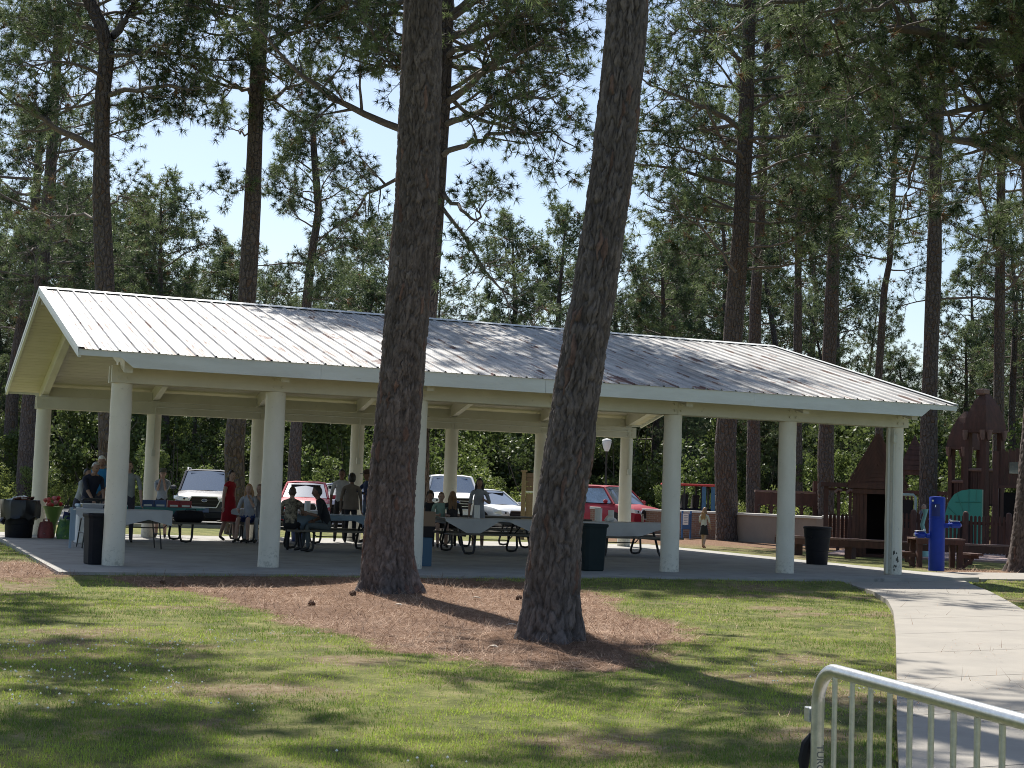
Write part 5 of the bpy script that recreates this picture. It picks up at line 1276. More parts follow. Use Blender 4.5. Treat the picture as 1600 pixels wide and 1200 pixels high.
# twin towers with domed roofs
def dome_tower(x, d, w, zdeck, zrail, zeave, ztop, label, knob=False):
    loc, rz = frame_at(x, d, -.72)
    t = thing('play_tower', label, 'play structure', loc, rz, 'towers of the wooden playground')
    for s in (-1,1):
        for q in (-1,1):
            mb = MB(); mb.box((s*w,q*w,zeave/2), (.17,.17,zeave)); mb.build('post', M['red_wood'], t)
            for a_, b_ in ((s,0),(0,q)):
                mb = MB(); mb.tube([(s*w+a_*.14,q*w+b_*.14,zeave-.34),(s*w+a_*.15,q*w+b_*.15,zeave-.22),(s*w+a_*.15,q*w+b_*.15,zeave-.02)], [.05,.08,.10], 8); mb.build('bracket', M['pale_red_wood'], t, True)
    mb = MB(); mb.box((0,0,zeave-.04), (2*w+.3,2*w+.3,.12)); mb.build('eave_beam', M['red_wood'], t)
    prof = [(1,0),(.93,.16),(.84,.32),(.73,.48),(.60,.64),(.42,.80),(.16,.96),(.05,1.0)]; e = w+.13
    for k in range(7):
        a, za_ = prof[k]; b_, zb_ = prof[k+1]; a *= e; b_ = b_*e+.012; z0 = zeave+.02+(ztop-zeave)*za_; z1 = zeave+.02+(ztop-zeave)*zb_
        mb = MB(); mb.add([(-a,-a,z0),(a,-a,z0),(a,a,z0),(-a,a,z0),(-b_,-b_,z1),(b_,-b_,z1),(b_,b_,z1),(-b_,b_,z1)], [(0,1,5,4),(1,2,6,5),(2,3,7,6),(3,0,4,7),(0,3,2,1),(4,5,6,7)]); mb.build('roof_course', M['red_wood'], t)
    if knob: mb = MB(); mb.box((-.05,-.05,ztop+.02), (.34,.34,.2), bev=.04); mb.build('roof_cap', M['pale_red_wood'], t)
    for ang_ in (0,1,2,3):
        piv = bpy.data.objects.new('railing', None)
        pw_ = .10; n = int(2*w/pw_); me = MB().box((0,-w,(zdeck+zrail)/2), (.085,.03,zrail-zdeck)).mesh('board', M['red_wood'])
        for k in range(n):
            o = link('board', me, t); c, s_ = math.cos(ang_*math.pi/2), math.sin(ang_*math.pi/2); xx = -w+(k+.5)*2*w/n
            o.rotation_euler = (0,0,ang_*math.pi/2); o.location = (xx*c, xx*s_, 0)
        bpy.data.objects.remove(piv)
        o = MB().tube([(-w,-w-.03,zrail),(w,-w-.03,zrail)], .055, 8).build('top_rail', M['pale_red_wood'], t, True); o.rotation_euler = (0,0,ang_*math.pi/2)
    mb = MB(); mb.box((0,0,zdeck), (2*w,2*w,.1)); mb.build('deck', M['dark'], t)
    return t
dome_tower(1508, 52, .33, 1.0, 2.35, 3.55, 4.75, 'lower dark red tower with domed shingle roof at left of the pair')
dome_tower(1537, 50, .36, 1.6, 2.72, 4.05, 5.30, 'taller dark red tower with domed roof and square cap', True)
# plank wall with window, right of the towers
loc, rz = frame_at(1583, 48, -.12)
t = thing('play_fort', 'dark red plank fort wall with a small window at the right edge', 'play structure', loc, rz)
for k in range(24):
    x = -.42+.105*k; top = 3.30+.25*max(0, (x+.2)/1.6)+(.07 if k % 2 else 0)
    mb = MB(); mb.box((x,0,(top+2.2)/2), (.098,.045,top-2.2)); mb.build('plank', M['red_wood'], t)
mb = MB(); mb.box((.02,-.04,2.78), (.28,.06,.36)); mb.build('window', M['glass'], t)
mb = MB(); mb.box((.8,-.06,2.18), (2.5,.12,.09)); mb.build('sill_beam', M['red_wood'], t)
for x in (-.53,.35,1.1,1.9): mb = MB(); mb.box((x,-.02,1.65 if x < 0 else 1.07), (.17,.17,3.3 if x < 0 else 2.14)); mb.build('post', M['red_wood'], t)
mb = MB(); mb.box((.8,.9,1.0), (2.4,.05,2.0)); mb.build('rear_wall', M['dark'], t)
mb = MB(); mb.box((.1,-.2,1.1), (.6,.3,.06)); mb.build('shelf', M['pale_red_wood'], t)
pickets(t, -.4, 1.9, .1, 1.0, 16, -.1)
# teal climbing tunnel between tower posts
loc, rz = frame_at(1503, 48.5, -.1)
t = thing('play_tunnel', 'teal plastic crawl arch in front of the lower tower', 'play structure', loc, rz)
ZS = 1.28
out = [(-.50,.1),(-.53,.6),(-.50,1.0),(-.40,1.28),(-.24,1.47),(-.02,1.57),(.25,1.61),(.62,1.61),(.62,.1)]; inn = []
out = [(p_[0], p_[1]*ZS) for p_ in out]; inn = [(p_[0], p_[1]*ZS) for p_ in inn]
mb = MB(); mb.prism(out+inn[:], 'y', -.10, .35); mb.build('arch_shell', M['teal_plastic'], t)
for (a, b_) in (((-.5,.6),(-.14,.62)),((-.42,1.15),(-.06,.9)),((-.14,1.50),(.08,1.0)),((.22,1.6),(.22,1.06)),((-.2,1.28),(.6,1.30)),((.45,1.6),(.45,1.3))):
    mb = MB(); mb.tube([(a[0],-.105,a[1]*ZS),(b_[0],-.105,b_[1]*ZS)], .018, 6); mb.build('moulded_rib', pm_('teal_rib', (.04,.25,.19), .5), t)
mb = MB(); mb.prism([(-.16,.1),(-.12,.62),(-.02,.92),(.14,1.08),(.30,1.05),(.36,.9),(.36,.1)], 'y', -.125, .30); mb.build('opening_shade', M['dark'], t)  # solid near-black plug on the shell; the hollow's shade put into its colour
# spring rider stem and swing frame left of the fountain
loc, rz = frame_at(1444, 43.5); t = thing('climbing_post', 'pale teal twisted play post beside the fountain', 'play structure', loc, rz)
mb = MB(); mb.tube([(0,0,.2),(.04,0,.6),(-.05,0,.95),(.03,0,1.25),(.02,0,1.4)], [.07,.06,.06,.05,.10], 12); mb.build('stem', pm_('pale_teal', (.25,.50,.47), .5), t, True)
mb = MB(); mb.cyl((.0,0,.0), .14, .22, 16); mb.build('base', pm_('pale_teal', (.25,.50,.47), .5), t, True)
loc, rz = frame_at(1422, 49); t = thing('swing_frame', 'pale green metal play frame behind the last column', 'play structure', loc, rz)
mb = MB(); mb.tube([(-.5,0,0),(-.5,0,1.75),(-.45,0,1.82),(.10,0,1.82),(.16,0,1.75),(.16,0,0)], .045, 10); mb.build('frame', pm_('pale_green_metal', (.33,.42,.38), .4), t, True)
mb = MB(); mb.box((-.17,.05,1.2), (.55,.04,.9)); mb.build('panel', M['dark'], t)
# wooden backdrop of decks behind
loc, rz = frame_at(1445, 56); t = thing('play_deck', 'dark red railing deck far behind the drinking fountain', 'play structure', loc, rz)
mb = MB(); mb.box((0,0,1.95), (4.6,.14,.14)); mb.build('top_rail', M['red_wood'], t); mb = MB(); mb.box((0,.06,.6), (4.6,.06,1.2)); mb.build('skirt', M['red_wood'], t)
pickets(t, -2.3, 2.3, 1.1, 1.95, 34, 0, .07)
for x in (-2.2,-1.1,0,1.1,2.2): mb = MB(); mb.box((x,0,1.0), (.15,.15,2.0)); mb.build('post', M['red_wood'], t)
# ---------------------------------------------------------------- cars
def car(kind, label, px, depth, yaw_to_cam, paint, L=4.7, W=1.88, H=1.68, emblem=None, rails=False, cat='car'):
    """front points along +x; yaw 0 = facing the camera, positive turns the nose to the right of the picture"""
    p = at_depth(px, 790, depth)
    f = np.array([-FW[0], -FW[1]]); r = np.array([RT[0], RT[1]]); f /= np.linalg.norm(f); r /= np.linalg.norm(r)
    h = f*math.cos(yaw_to_cam)+r*math.sin(yaw_to_cam); rz = math.atan2(h[1], h[0])
    nose = Vector((p[0], p[1], -.085)); c = nose-Vector((h[0], h[1], 0))*(L/2)
    t = thing(kind, label, cat, (c.x, c.y, -.083), rz, 'cars parked along the lot')
    hw = W/2; x1, x0 = L/2, -L/2
    hood = H*.60 if H > 1.55 else H*.62; belt = H*.62; gc = .22
    if kind == 'sedan': cowl, rf, rr, dk = x1-1.15, x1-1.95, x0+1.35, x0+.65; rearz = belt+.06
    else: cowl, rf, rr, dk = x1-1.05, x1-1.75, x0+.55, x0+.12; rearz = belt
    if kind == 'pickup_truck': cowl, rf, rr, dk = x1-1.45, x1-2.05, x0+2.0, x0+1.85; rearz = belt+.02; hood = H*.66; belt = H*.66
    pw_ = pm_('car_paint', paint, .5, .0, coat=.15, spec=.35)
    # lower body loft
    st = [(x1-.02,.72,hood-.34,gc+.14),(x1-.0,.86,hood-.22,gc+.06),(x1-.14,.95,hood-.10,gc),(x1-.45,.99,hood-.03,gc),(cowl,1.0,hood+.05,gc),(rf,1.0,belt+.02,gc),(0,1.0,belt+.03,gc),(rr,1.0,belt+.04,gc),(dk,.98,rearz+.02 if kind != 'pickup_truck' else belt,gc+.03),(x0+.06,.92,rearz-.05,gc+.08),(x0,.80,rearz-.22,gc+.16)]
    mb = MB(); V = []; n = 12
    for (x, s, z, zb) in st:
        w_ = hw*s
        half = [(0,zb),(w_*.80,zb),(w_*.97,zb+.10),(w_*1.0,(z+zb)*.5),(w_*.985,z-.16),(w_*.90,z-.02),(w_*.55,z+.02)]
        ring = half+[(-a,b_) for a, b_ in half[::-1][:-1]]
        n = len(ring); V += [(x,a,b_) for a, b_ in ring]
    k = len(st)
    mb.add(V, [(i*n+j,i*n+(j+1)%n,(i+1)*n+(j+1)%n,(i+1)*n+j) for i in range(k-1) for j in range(n)]+[tuple(range(n)), tuple(range((k-1)*n,k*n))[::-1]])
    body = mb.build('body', pw_, t, True)
    # cabin
    zr = H; tw = hw*.74; bw = hw*.93
    cz = [(cowl,bw*.96,hood+.03),(rf,tw*.97,zr-.03),(rf-.25,tw,zr),((rf+rr)/2,tw,zr+.01),(rr+.15,tw*.98,zr-.03),(rr,tw*.95,zr-.06),(dk,bw*.95,rearz)]
    def P(i, s): x, w_, z = cz[i]; return (x, s*w_, z)
    mb = MB(); V = []
    for (x, w_, z) in cz: V += [(x,-w_,z),(x,-w_*.6,z+.035),(x,w_*.6,z+.035),(x,w_,z)]
    F = [(i*4+j,i*4+j+1,(i+1)*4+j+1,(i+1)*4+j) for i in range(1,5) for j in range(3)]
    m = len(V); V2 = []
    for (x, w_, z) in cz[1:6]: V2 += [(x,-w_,z-.07),(x,w_,z-.07)]
    V += V2
    for i in range(4): F += [((i+1)*4,(i+2)*4,m+(i+1)*2,m+i*2), ((i+1)*4+3,m+i*2+1,m+(i+1)*2+1,(i+2)*4+3), (m+i*2,m+(i+1)*2,m+(i+1)*2+1,m+i*2+1)]
    F += [(4,m,m+1,7,6,5), (20,21,22,23,m+9,m+8)]
    mb.add(V, F); mb.build('roof', pw_, t, True)
    mb = MB(); mb.box(((cowl+rr)/2-.1,0,(belt+zr)/2-.04), (abs(rf-rr)*.9,tw*1.5,(zr-belt)*.86)); mb.build('cabin_interior', M['dark'], t)
    mb = MB(); a, b_ = cz[0], cz[1]; mb.add([(a[0]+.02,-a[1]+.06,a[2]+.02),(a[0]+.09,0,a[2]+.05),(a[0]+.02,a[1]-.06,a[2]+.02),(b_[0]+.02,b_[1]-.05,b_[2]-.02),(b_[0]+.08,0,b_[2]+.02),(b_[0]+.02,-b_[1]+.05,b_[2]-.02)], [(0,1,4,5),(1,2,3,4)]); mb.build('windscreen', M['glass'], t, True)
    mb = MB(); a, b_ = cz[6], cz[5]; mb.add([(a[0]-.02,-a[1]+.06,a[2]+.02),(a[0]-.02,a[1]-.06,a[2]+.02),(b_[0]-.02,b_[1]-.05,b_[2]-.02),(b_[0]-.02,-b_[1]+.05,b_[2]-.02)], [(0,3,2,1)]); mb.build('rear_window', M['glass'], t)
    for s in (-1, 1):
        # pillars and side glass
        for xa, xb, r_ in ((cowl,rf,.045),(dk,rr,.06)):
            mb = MB(); mb.tube([(xa, s*bw*.955, (hood+.03) if xa == cowl else rearz), (xb, s*tw*.965, zr-.045)], r_, 8); mb.build('pillar', pw_, t, True)
        xm = (rf+rr)/2+.1
        for xa, xb, xta, xtb in ((cowl-.10,xm+.05,rf-.02,xm+.05),(xm-.05,(dk*.6+rr*.4)+.2,xm-.05,rr+.1)):
            mb = MB(); y0_, y1_ = s*(bw*.985), s*(tw*1.01)
            mb.add([(xa,y0_,belt+.03),(xb,y0_,belt+.04),(xtb,y1_,zr-.08),(xta,y1_,zr-.08)], [(0,1,2,3)]); mb.build('side_window', M['glass'], t)
        mb = MB(); mb.tube([(xm,s*bw*.985,belt),(xm,s*tw*1.01,zr-.06)], .03, 6); mb.build('pillar', M['dark'], t)
        mb = MB(); mb.box((cowl-.25,s*(hw+.10),belt+.10), (.12,.20,.14), bev=.04); mb.build('wing_mirror', pw_, t)
        # headlights follow the corner
        mb = MB(); zl = hood-.25
        mb.add([(x1+.035,s*hw*.50,zl-.02),(x1+.012,s*hw*.80,zl-.02),(x1-.26,s*hw*1.02,zl+.03),(x1-.30,s*hw*1.02,zl+.13),(x1-.02,s*hw*.86,zl+.13),(x1+.03,s*hw*.54,zl+.09)], [(0,1,4,5),(1,2,3,4)] if s > 0 else [(5,4,1,0),(4,3,2,1)]); hl = mb.build('headlight', M['lamp_glass'], t)
        mb = MB(); mb.tube([(x1-.0,s*hw*.66,zl+.04),(x1+.034,s*hw*.66,zl+.04)], .035, 10); mb.build('lamp_bulb', M['dark'], hl)
        mb = MB(); mb.box((x1-.02,s*hw*.72,gc+.20), (.08,.26,.07), bev=.02); mb.build('fog_light', M['dark'], t)
        mb = MB(); mb.box((x0+.03,s*hw*.78,rearz-.28), (.06,.28,.16)); mb.build('tail_light', M['red_pl'], t)
        for wx in (x1-.92, x0+.95):
            R_ = .37 if H > 1.55 else .33
            mb = MB(); mb.tube([(wx,s*(hw-.16),R_),(wx,s*(hw+.006),R_)], R_+.07, 26); mb.build('wheel_arch', M['dark'], t)
            wh = MB().tube([(wx,s*(hw-.20),R_),(wx,s*(hw-.19),R_),(wx,s*(hw+.0),R_),(wx,s*(hw+.015),R_)], [R_*.9,R_,R_,R_*.92], 26).build('wheel', M['tyre'], t, True)
            MB().tube([(wx,s*(hw+.0),R_),(wx,s*(hw+.022),R_)], [R_*.64,R_*.60], 18).build('rim', M['rim'], wh, True)
        if rails: mb = MB(); mb.tube([(rf-.1,s*tw*.9,zr+.0),(rf-.25,s*tw*.92,zr+.08),(rr+.2,s*tw*.92,zr+.07),(rr+.05,s*tw*.9,zr-.02)], .022, 8); mb.build('roof_rail', M['chrome'], t, True)
    # grille
    gw, g0, g1 = hw*.50, hood-.47, hood-.13
    if kind == 'pickup_truck': gw, g0, g1 = hw*.60, hood-.50, hood-.12
    hexa = [(-gw,(g0+g1)/2+.03),(-gw*.84,g1),(gw*.84,g1),(gw,(g0+g1)/2+.03),(gw*.80,g0),(-gw*.80,g0)]
    mb = MB(); mb.prism(hexa, 'x', x1-.03, x1+.008); gr = mb.build('grille', M['dark'], t)
    mb = MB()
    for i in range(6):
        a, b_ = hexa[i], hexa[(i+1) % 6]; mb.tube([(x1+.012,a[0],a[1]),(x1+.012,b_[0],b_[1])], .018, 6)
    mb.build('grille_frame', M['chrome'], gr, True)
    for k in range(2 if kind != 'pickup_truck' else 3):
        z = g0+(g1-g0)*(k+1)/(3 if kind != 'pickup_truck' else 4); mb = MB(); mb.box((x1+.008,0,z), (.012,gw*1.7,.018)); mb.build('grille_bar', M['chrome'] if kind == 'pickup_truck' else M['black_metal'], gr)
    if emblem:
        zc = (g0+g1)/2+.05; mb = MB(); ew, eh = (.085,.045) if emblem == 'stars' else (.15,.055)
        V = [(x1+.03,ew*math.cos(a),zc+eh*math.sin(a)) for a in np.linspace(0,2*math.pi,20,endpoint=False)]; V += [(x1+.016,a[1],a[2]) for a in V]
        mb.add(V, [tuple(range(20)), ]+[(i,(i+1)%20,20+(i+1)%20,20+i) for i in range(20)]); mb.build('emblem', pm_('emblem_blue', (.05,.09,.3) if emblem != 'stars' else (.03,.05,.16), .3), gr)
        mb = MB(); mb.tube([(x1+.031,ew*math.cos(a),zc+eh*math.sin(a)) for a in np.linspace(0,2*math.pi,21)], .006, 6); mb.build('emblem_ring', M['chrome'], gr, True)
        if emblem == 'stars':
            for (ey, ez_, rs) in ((.045,.012,.013),(.0,.02,.007),(-.03,.012,.007),(-.045,-.008,.007),(-.012,-.014,.007),(.018,-.018,.007)):
                mb = MB(); V = [(x1+.034, ey+(rs if i % 2 == 0 else rs*.4)*math.sin(i*math.pi/4), zc+ez_+(rs if i % 2 == 0 else rs*.4)*math.cos(i*math.pi/4)) for i in range(8)]; mb.add(V, [tuple(range(8))]); mb.build('emblem_star', M['chrome'], gr)
    mb = MB(); mb.box((x1-.04,0,gc+.14), (.10,W*.78,.22), bev=.03); mb.build('lower_bumper', M['bin_black'], t)
    mb = MB(); mb.box((x1+.02,0,gc+.30), (.012,.32,.14)); mb.build('number_plate', pm_('plate', (.05,.08,.18) if emblem == 'stars' else (.6,.6,.6), .5), t)
    for wx in (0,):
        mb = MB(); mb.box((0,0,gc+.0), (L*.86,W*.78,.12)); mb.build('underbody', M['dark'], t)
    return t
car('suv', 'dark slate blue sport utility vehicle with hexagonal grille and roof rails', 319, 48.6, .16, (.022,.027,.045), 4.95, 1.93, 1.80, 'stars', True, cat='suv')
car('pickup_truck', 'white pickup truck parked behind the rear columns', 712, 52.5, .12, (.72,.73,.75), 5.8, 2.0, 1.93, 'oval', cat='pickup truck')
car('sedan', 'silver sedan between the white truck and the notice board', 812, 53, .62, (.50,.52,.54), 4.7, 1.82, 1.46, None)
car('sedan', 'red car behind the seated woman in the patterned top', 474, 51, .10, (.42,.03,.05), 4.6, 1.82, 1.52, None)
car('sedan', 'pale silver car right of the red car behind the seated man', 531, 52, .05, (.5,.5,.58), 4.6, 1.82, 1.50, None)
car('suv', 'bright red sport utility vehicle behind the rightmost table', 1015, 56.5, .72, (.28,.012,.025), 4.7, 1.86, 1.76, None, cat='suv')
# ---------------------------------------------------------------- people
SK = {}
def skinm(c):
    if c not in SK: SK[c] = nmat('skin', c, .6, var=tuple(v*.85 for v in c), vscale=30)
    return SK[c]
FM = {}
def fabric(name, c, var=None):
    key = (name, c)
    if key not in FM: FM[key] = nmat(name, c, .85, var=var or tuple(v*.75 for v in c), vscale=14 if var else 6, bump=.004, bscale=25)
    return FM[key]
def ik(a, c, l1, l2, pole):
    a, c, pole = Vector(a), Vector(c), Vector(pole); d = c-a; L = min(d.length, (l1+l2)*.995); d.normalize(); c = a+d*L
    x = (l1*l1-l2*l2+L*L)/(2*L); y = math.sqrt(max(0, l1*l1-x*x)); p = (pole-d*pole.dot(d)).normalized(); return a+d*x+p*y, c
def person(label, x, y, face, h=1.70, pose='stand', lean=0.0, arms=None, skin=(.36,.22,.16), shirt=('shirt',(.3,.3,.3)), pants=('trousers',(.05,.05,.07)), shoes=(.02,.02,.02),
           hair=(.03,.02,.015), style='short', sleeve=.5, leg_skin=None, skirt=None, head_turn=0, head_tilt=0, step=.0, z=0, seat=.47, build=1.0, cap=None, group=None, jacket=False, legs_fwd=1.0):
    t = thing('person', label, 'person', (x, y, z), face, group)
    s = h/1.72; Z = Vector((0,0,1))
    hipz = .93*s if pose == 'stand' else seat+.10*s
    pel = Vector((0,0,hipz)); up = Vector((0,-math.sin(lean),math.cos(lean)))
    J = {}
    J['pel'] = pel; J['sp'] = pel+up*.17*s; J['ch'] = pel+up*.36*s+Vector((0,-.005,0)); J['nb'] = pel+up*.50*s; J['nk'] = pel+up*.57*s+Vector((0,-.02,0))*s; J['hd'] = J['nk']+Vector((0,-.02-.04*math.sin(head_tilt),.09))*s
    for k, sg in (('l', 1), ('r', -1)):
        J['sh'+k] = pel+up*.475*s+Vector((sg*.175*s*build,0,0)); J['hp'+k] = pel+Vector((sg*.09*s,0,-.03*s))
        if pose == 'stand':
            st = step*sg; J['kn'+k] = Vector((sg*.10*s, -.02*s-st*.5, .49*s)); J['an'+k] = Vector((sg*.11*s, .03*s-st, .085*s+max(0,-st)*.25)); toe = Vector((sg*.13*s, -.13*s-st, .03*s+max(0,-st)*.05))
        else:
            J['kn'+k] = Vector((sg*.12*s, -.43*s*legs_fwd, hipz+.0)); J['an'+k] = Vector((sg*.12*s, -.42*s*legs_fwd-.03+sg*.07, .085*s)); toe = J['an'+k]+Vector((sg*.02, -.16*s, -.05*s))
        J['to'+k] = toe
        tgt = (arms or {}).get(k)
        if tgt is None: tgt = J['sh'+k]+Vector((sg*.07*s,-.06*s,-.52*s))
        else: tgt = Vector(tgt)*s if pose == 'stand' else Vector(tgt)
        J['el'+k], J['wr'+k] = ik(J['sh'+k], tgt, .285*s, .25*s, (sg*.6,.7,-.6)); J['hn'+k] = J['wr'+k]+(J['wr'+k]-J['el'+k]).normalized()*.07*s
    names = ['pel','sp','ch','nb','nk','hd']+[a+b_ for b_ in 'lr' for a in ('sh','el','wr','hn','hp','kn','an','to')]
    rad = dict(pel=(.135,.105), sp=(.125,.095), ch=(.15,.105), nb=(.10,.08), nk=(.052,.052), hd=(.06,.07), sh=(.062,.062), el=(.042,.042), wr=(.028,.03), hn=(.030,.022), hp=(.088,.09), kn=(.058,.06), an=(.040,.042), to=(.036,.030))
    E = [('pel','sp'),('sp','ch'),('ch','nb'),('nb','nk'),('nk','hd')]
    for k in 'lr': E += [('nb','sh'+k),('sh'+k,'el'+k),('el'+k,'wr'+k),('wr'+k,'hn'+k),('pel','hp'+k),('hp'+k,'kn'+k),('kn'+k,'an'+k),('an'+k,'to'+k)]
    me = bpy.data.meshes.new('b'); me.from_pydata([tuple(J[n_]) for n_ in names], [(names.index(a), names.index(b_)) for a, b_ in E], [])
    ob = bpy.data.objects.new('b', me); COL.objects.link(ob); ob.modifiers.new('s', 'SKIN'); ob.modifiers.new('u', 'SUBSURF').levels = 1
    for i, n_ in enumerate(names):
        r_ = rad.get(n_, rad.get(n_[:2])); q = build if n_ in ('pel','sp','ch') else 1
        me.skin_vertices[0].data[i].radius = (r_[0]*s*q, r_[1]*s*q); me.skin_vertices[0].data[i].use_root = (i == 0)
    dg = bpy.context.evaluated_depsgraph_get(); bme = bpy.data.meshes.new_from_object(ob.evaluated_get(dg)); bpy.data.objects.remove(ob)
    bm = bmesh.new(); bm.from_mesh(bme); bpy.data.meshes.remove(bme)
    segs = [(a, b_, J[a], J[b_]) for a, b_ in E]
    for f in bm.faces:
        c = f.calc_center_median(); best = None; bd = 9
        for a, b_, p, q in segs:
            d = q-p; u = max(0, min(1, (c-p).dot(d)/max(d.length_squared, 1e-9))); dd = (c-p-d*u).length-rad.get(a, rad.get(a[:2]))[0]*s*.6
            if dd < bd: bd = dd; best = (a[:2], b_[:2], u)
        a, b_, u = best; mi = 1
        if b_ in ('nk','hd') and not (b_ == 'nk' and u < .45): mi = 0
        elif a == 'sh': mi = 1 if u < min(1, sleeve*2) else 0
        elif a == 'el': mi = 1 if sleeve >= .95 else 0
        elif a == 'wr': mi = 0
        elif a in ('hp','kn') or (a == 'pe' and (b_ == 'hp' or u < .25)):
            mi = 2
            if leg_skin is not None and a in ('hp','kn') and (u+(1 if a == 'kn' else 0)) > leg_skin: mi = 0
        elif a == 'an': mi = 3
        if a == 'kn' and u > .96: mi = 3
        f.material_index = mi; f.smooth = True
    # fingers: tapered, of unequal length, rooted in the palm
    def addtube(pts, rr, mi, sg=6):
        m_ = MB(); m_.tube(pts, rr, sg); vs = [bm.verts.new(v) for v in m_.V]
        for f in m_.F: ff = bm.faces.new([vs[i] for i in f]); ff.material_index = mi; ff.smooth = True
    for k, sg in (('l', 1), ('r', -1)):
        d = (J['hn'+k]-J['wr'+k]).normalized(); side = d.cross(Vector((1,0,0)) if abs(d.x) < .8 else Z).normalized(); nn = d.cross(side).normalized()*-sg
        for i, (o_, l_) in enumerate(((-.030,.065),(-.010,.078),(.010,.074),(.028,.058))):
            b0 = J['hn'+k]-d*.02*s+side*o_*s; addtube([b0, b0+d*.035*s, b0+d*(.035+l_*.5)*s+nn*.012*s, b0+d*(.03+l_)*s+nn*.035*s], [.0105*s,.0098*s,.009*s,.006*s], 0)
        b0 = J['wr'+k]+d*.02*s-side*.02*s; addtube([b0, b0+d*.03*s-side*.03*s, b0+d*.065*s-side*.038*s], [.013*s,.011*s,.007*s], 0)
    # head: sculpted ellipsoid with nose, ears, eyes, mouth; blends into the neck
    Rh = Matrix.Rotation(head_turn, 3, 'Z') @ Matrix.Rotation(head_tilt, 3, 'X')
    hc = J['hd']+Vector((0,0,.045*s))
    def shape(v):
        x_, y_, z_ = v; w_ = .076*(1-.22*max(0,-z_)**1.3); dpt = .097 if y_ > 0 else .092
        yy = y_*dpt; 
        if y_ < 0:
            yy -= .022*math.exp(-(x_/.16)**2-((z_+.18)/.20)**2)      # nose
            yy -= .008*math.exp(-(x_/.30)**2-((z_+.85)/.22)**2)      # chin
            yy += .008*math.exp(-((abs(x_)-.38)/.16)**2-((z_-.02)/.16)**2)  # eye sockets
        return Vector((x_*w_, yy, z_*.118))
    def head_grid(fn, mi, nu=20, nv=14, keep=None):
        g = []
        for j in range(nv+1):
            ph = math.pi*j/nv; row = []
            for i in range(nu):
                th = 2*math.pi*i/nu; v = (math.sin(ph)*math.cos(th), math.sin(ph)*math.sin(th), math.cos(ph)); row.append(v)
            g.append(row)
        return g
    g = head_grid(None, 0); vs = [[bm.verts.new(hc+Rh @ (shape(v)*s)) for v in row] for row in g]
    for j in range(len(g)-1):
        for i in range(20):
            try: f = bm.faces.new((vs[j][i], vs[j+1][i], vs[j+1][(i+1)%20], vs[j][(i+1)%20])); f.material_index = 0; f.smooth = True
            except ValueError: pass
    for sg in (-1, 1):
        c = Vector((sg*.074,.008,-.005)); addtube([hc+Rh @ ((c+Vector((0,0,-.022)))*s), hc+Rh @ ((c+Vector((sg*.010,.006,0)))*s), hc+Rh @ ((c+Vector((sg*.004,.0,.028)))*s)], [.006*s,.012*s,.007*s], 0)
        c = Vector((sg*.030,-.083,.004)); addtube([hc+Rh @ ((c+Vector((-.011,0,0)))*s), hc+Rh @ ((c+Vector((.011,0,0)))*s)], [.0055*s,.0055*s], 4)
    c = Vector((0,-.089,-.062)); addtube([hc+Rh @ ((c+Vector((-.022,.006,0)))*s), hc+Rh @ (c*s), hc+Rh @ ((c+Vector((.022,.006,0)))*s)], [.003*s,.006*s,.003*s], 5)
    bmesh.ops.recalc_face_normals(bm, faces=bm.faces)
    me = bpy.data.meshes.new('body'); bm.to_mesh(me); bm.free()
    for m_ in (skinm(skin), fabric(*shirt), fabric(*pants), pm_('shoe', shoes, .6), M['dark'], pm_('lips', (skin[0]*.9, skin[1]*.55, skin[2]*.55), .5)): me.materials.append(m_)
    link('body', me, t)
    # hair as its own piece
    if style != 'bald':
        nv, nu = 12, 24; V = []; rg_ = random.Random(int(h*1000)+len(label))
        for j in range(nv+1):
            for i in range(nu):
                ph = math.pi*j/nv; th = 2*math.pi*i/nu; v = Vector((math.sin(ph)*math.cos(th), math.sin(ph)*math.sin(th), math.cos(ph)))
                q = shape(v); front = max(0, -v.y); hairline = .28+.55*front if style != 'long' else .22+.5*front
                lowback = -.55 if style != 'curly' else -.7
                lim = hairline if v.y < -.15 else (lowback*min(1, (v.y+.15)/.6)+hairline*(1-min(1, (v.y+.15)/.6)))
                if style in ('long',) and v.y > -.35: lim = -1.2
                k_ = 1.10 if style == 'short' else 1.16
                if style == 'curly': k_ = 1.38+rg_.uniform(-.05,.05)
                if style == 'thin': k_ = 1.05; lim = max(lim, .0) if v.y > 0 else .55
                if v.z < lim: k_ = .86
                V.append(hc+Rh @ (q*k_*s+Vector((0,.004*s,.004*s))))
        mb = MB(); mb.add(V, [(j*nu+i,(j+1)*nu+i,(j+1)*nu+(i+1)%nu,j*nu+(i+1)%nu) for j in range(nv) for i in range(nu)])
        if style in ('long', 'tail'):
            ln = .34 if style == 'long' else .3
            for kx in ((-.05,-.02,.02,.05) if style == 'long' else (0,)):
                a = hc+Rh @ Vector((kx*s,.075*s,-.02*s)); b_ = J['nk']+Vector((kx*1.3*s,.085*s,-.02*s)); mb.tube([a, (a+b_)/2+Vector((0,.03*s,0)), b_, b_+Vector((kx*.2,.02*s,-ln*.45*s)), b_+Vector((0,.0,-ln*s*.75))], [.035*s,.042*s,.042*s,.035*s,.012*s], 8)
            if style == 'long':
                for sg in (-1, 1): a = hc+Rh @ Vector((sg*.078*s,.01*s,.02*s)); mb.tube([a, a+Vector((sg*.012*s,.0,-.10*s)), a+Vector((sg*.012*s,-.01,-.22*s)), a+Vector((0,-.02,-.32*s))], [.018*s,.026*s,.024*s,.008*s], 8)
        mb.build('hair', nmat('hair', hair, .5, var=tuple(v*1.5+.01 for v in hair), vscale=60, stretch=(1,1,.2)), t, True)
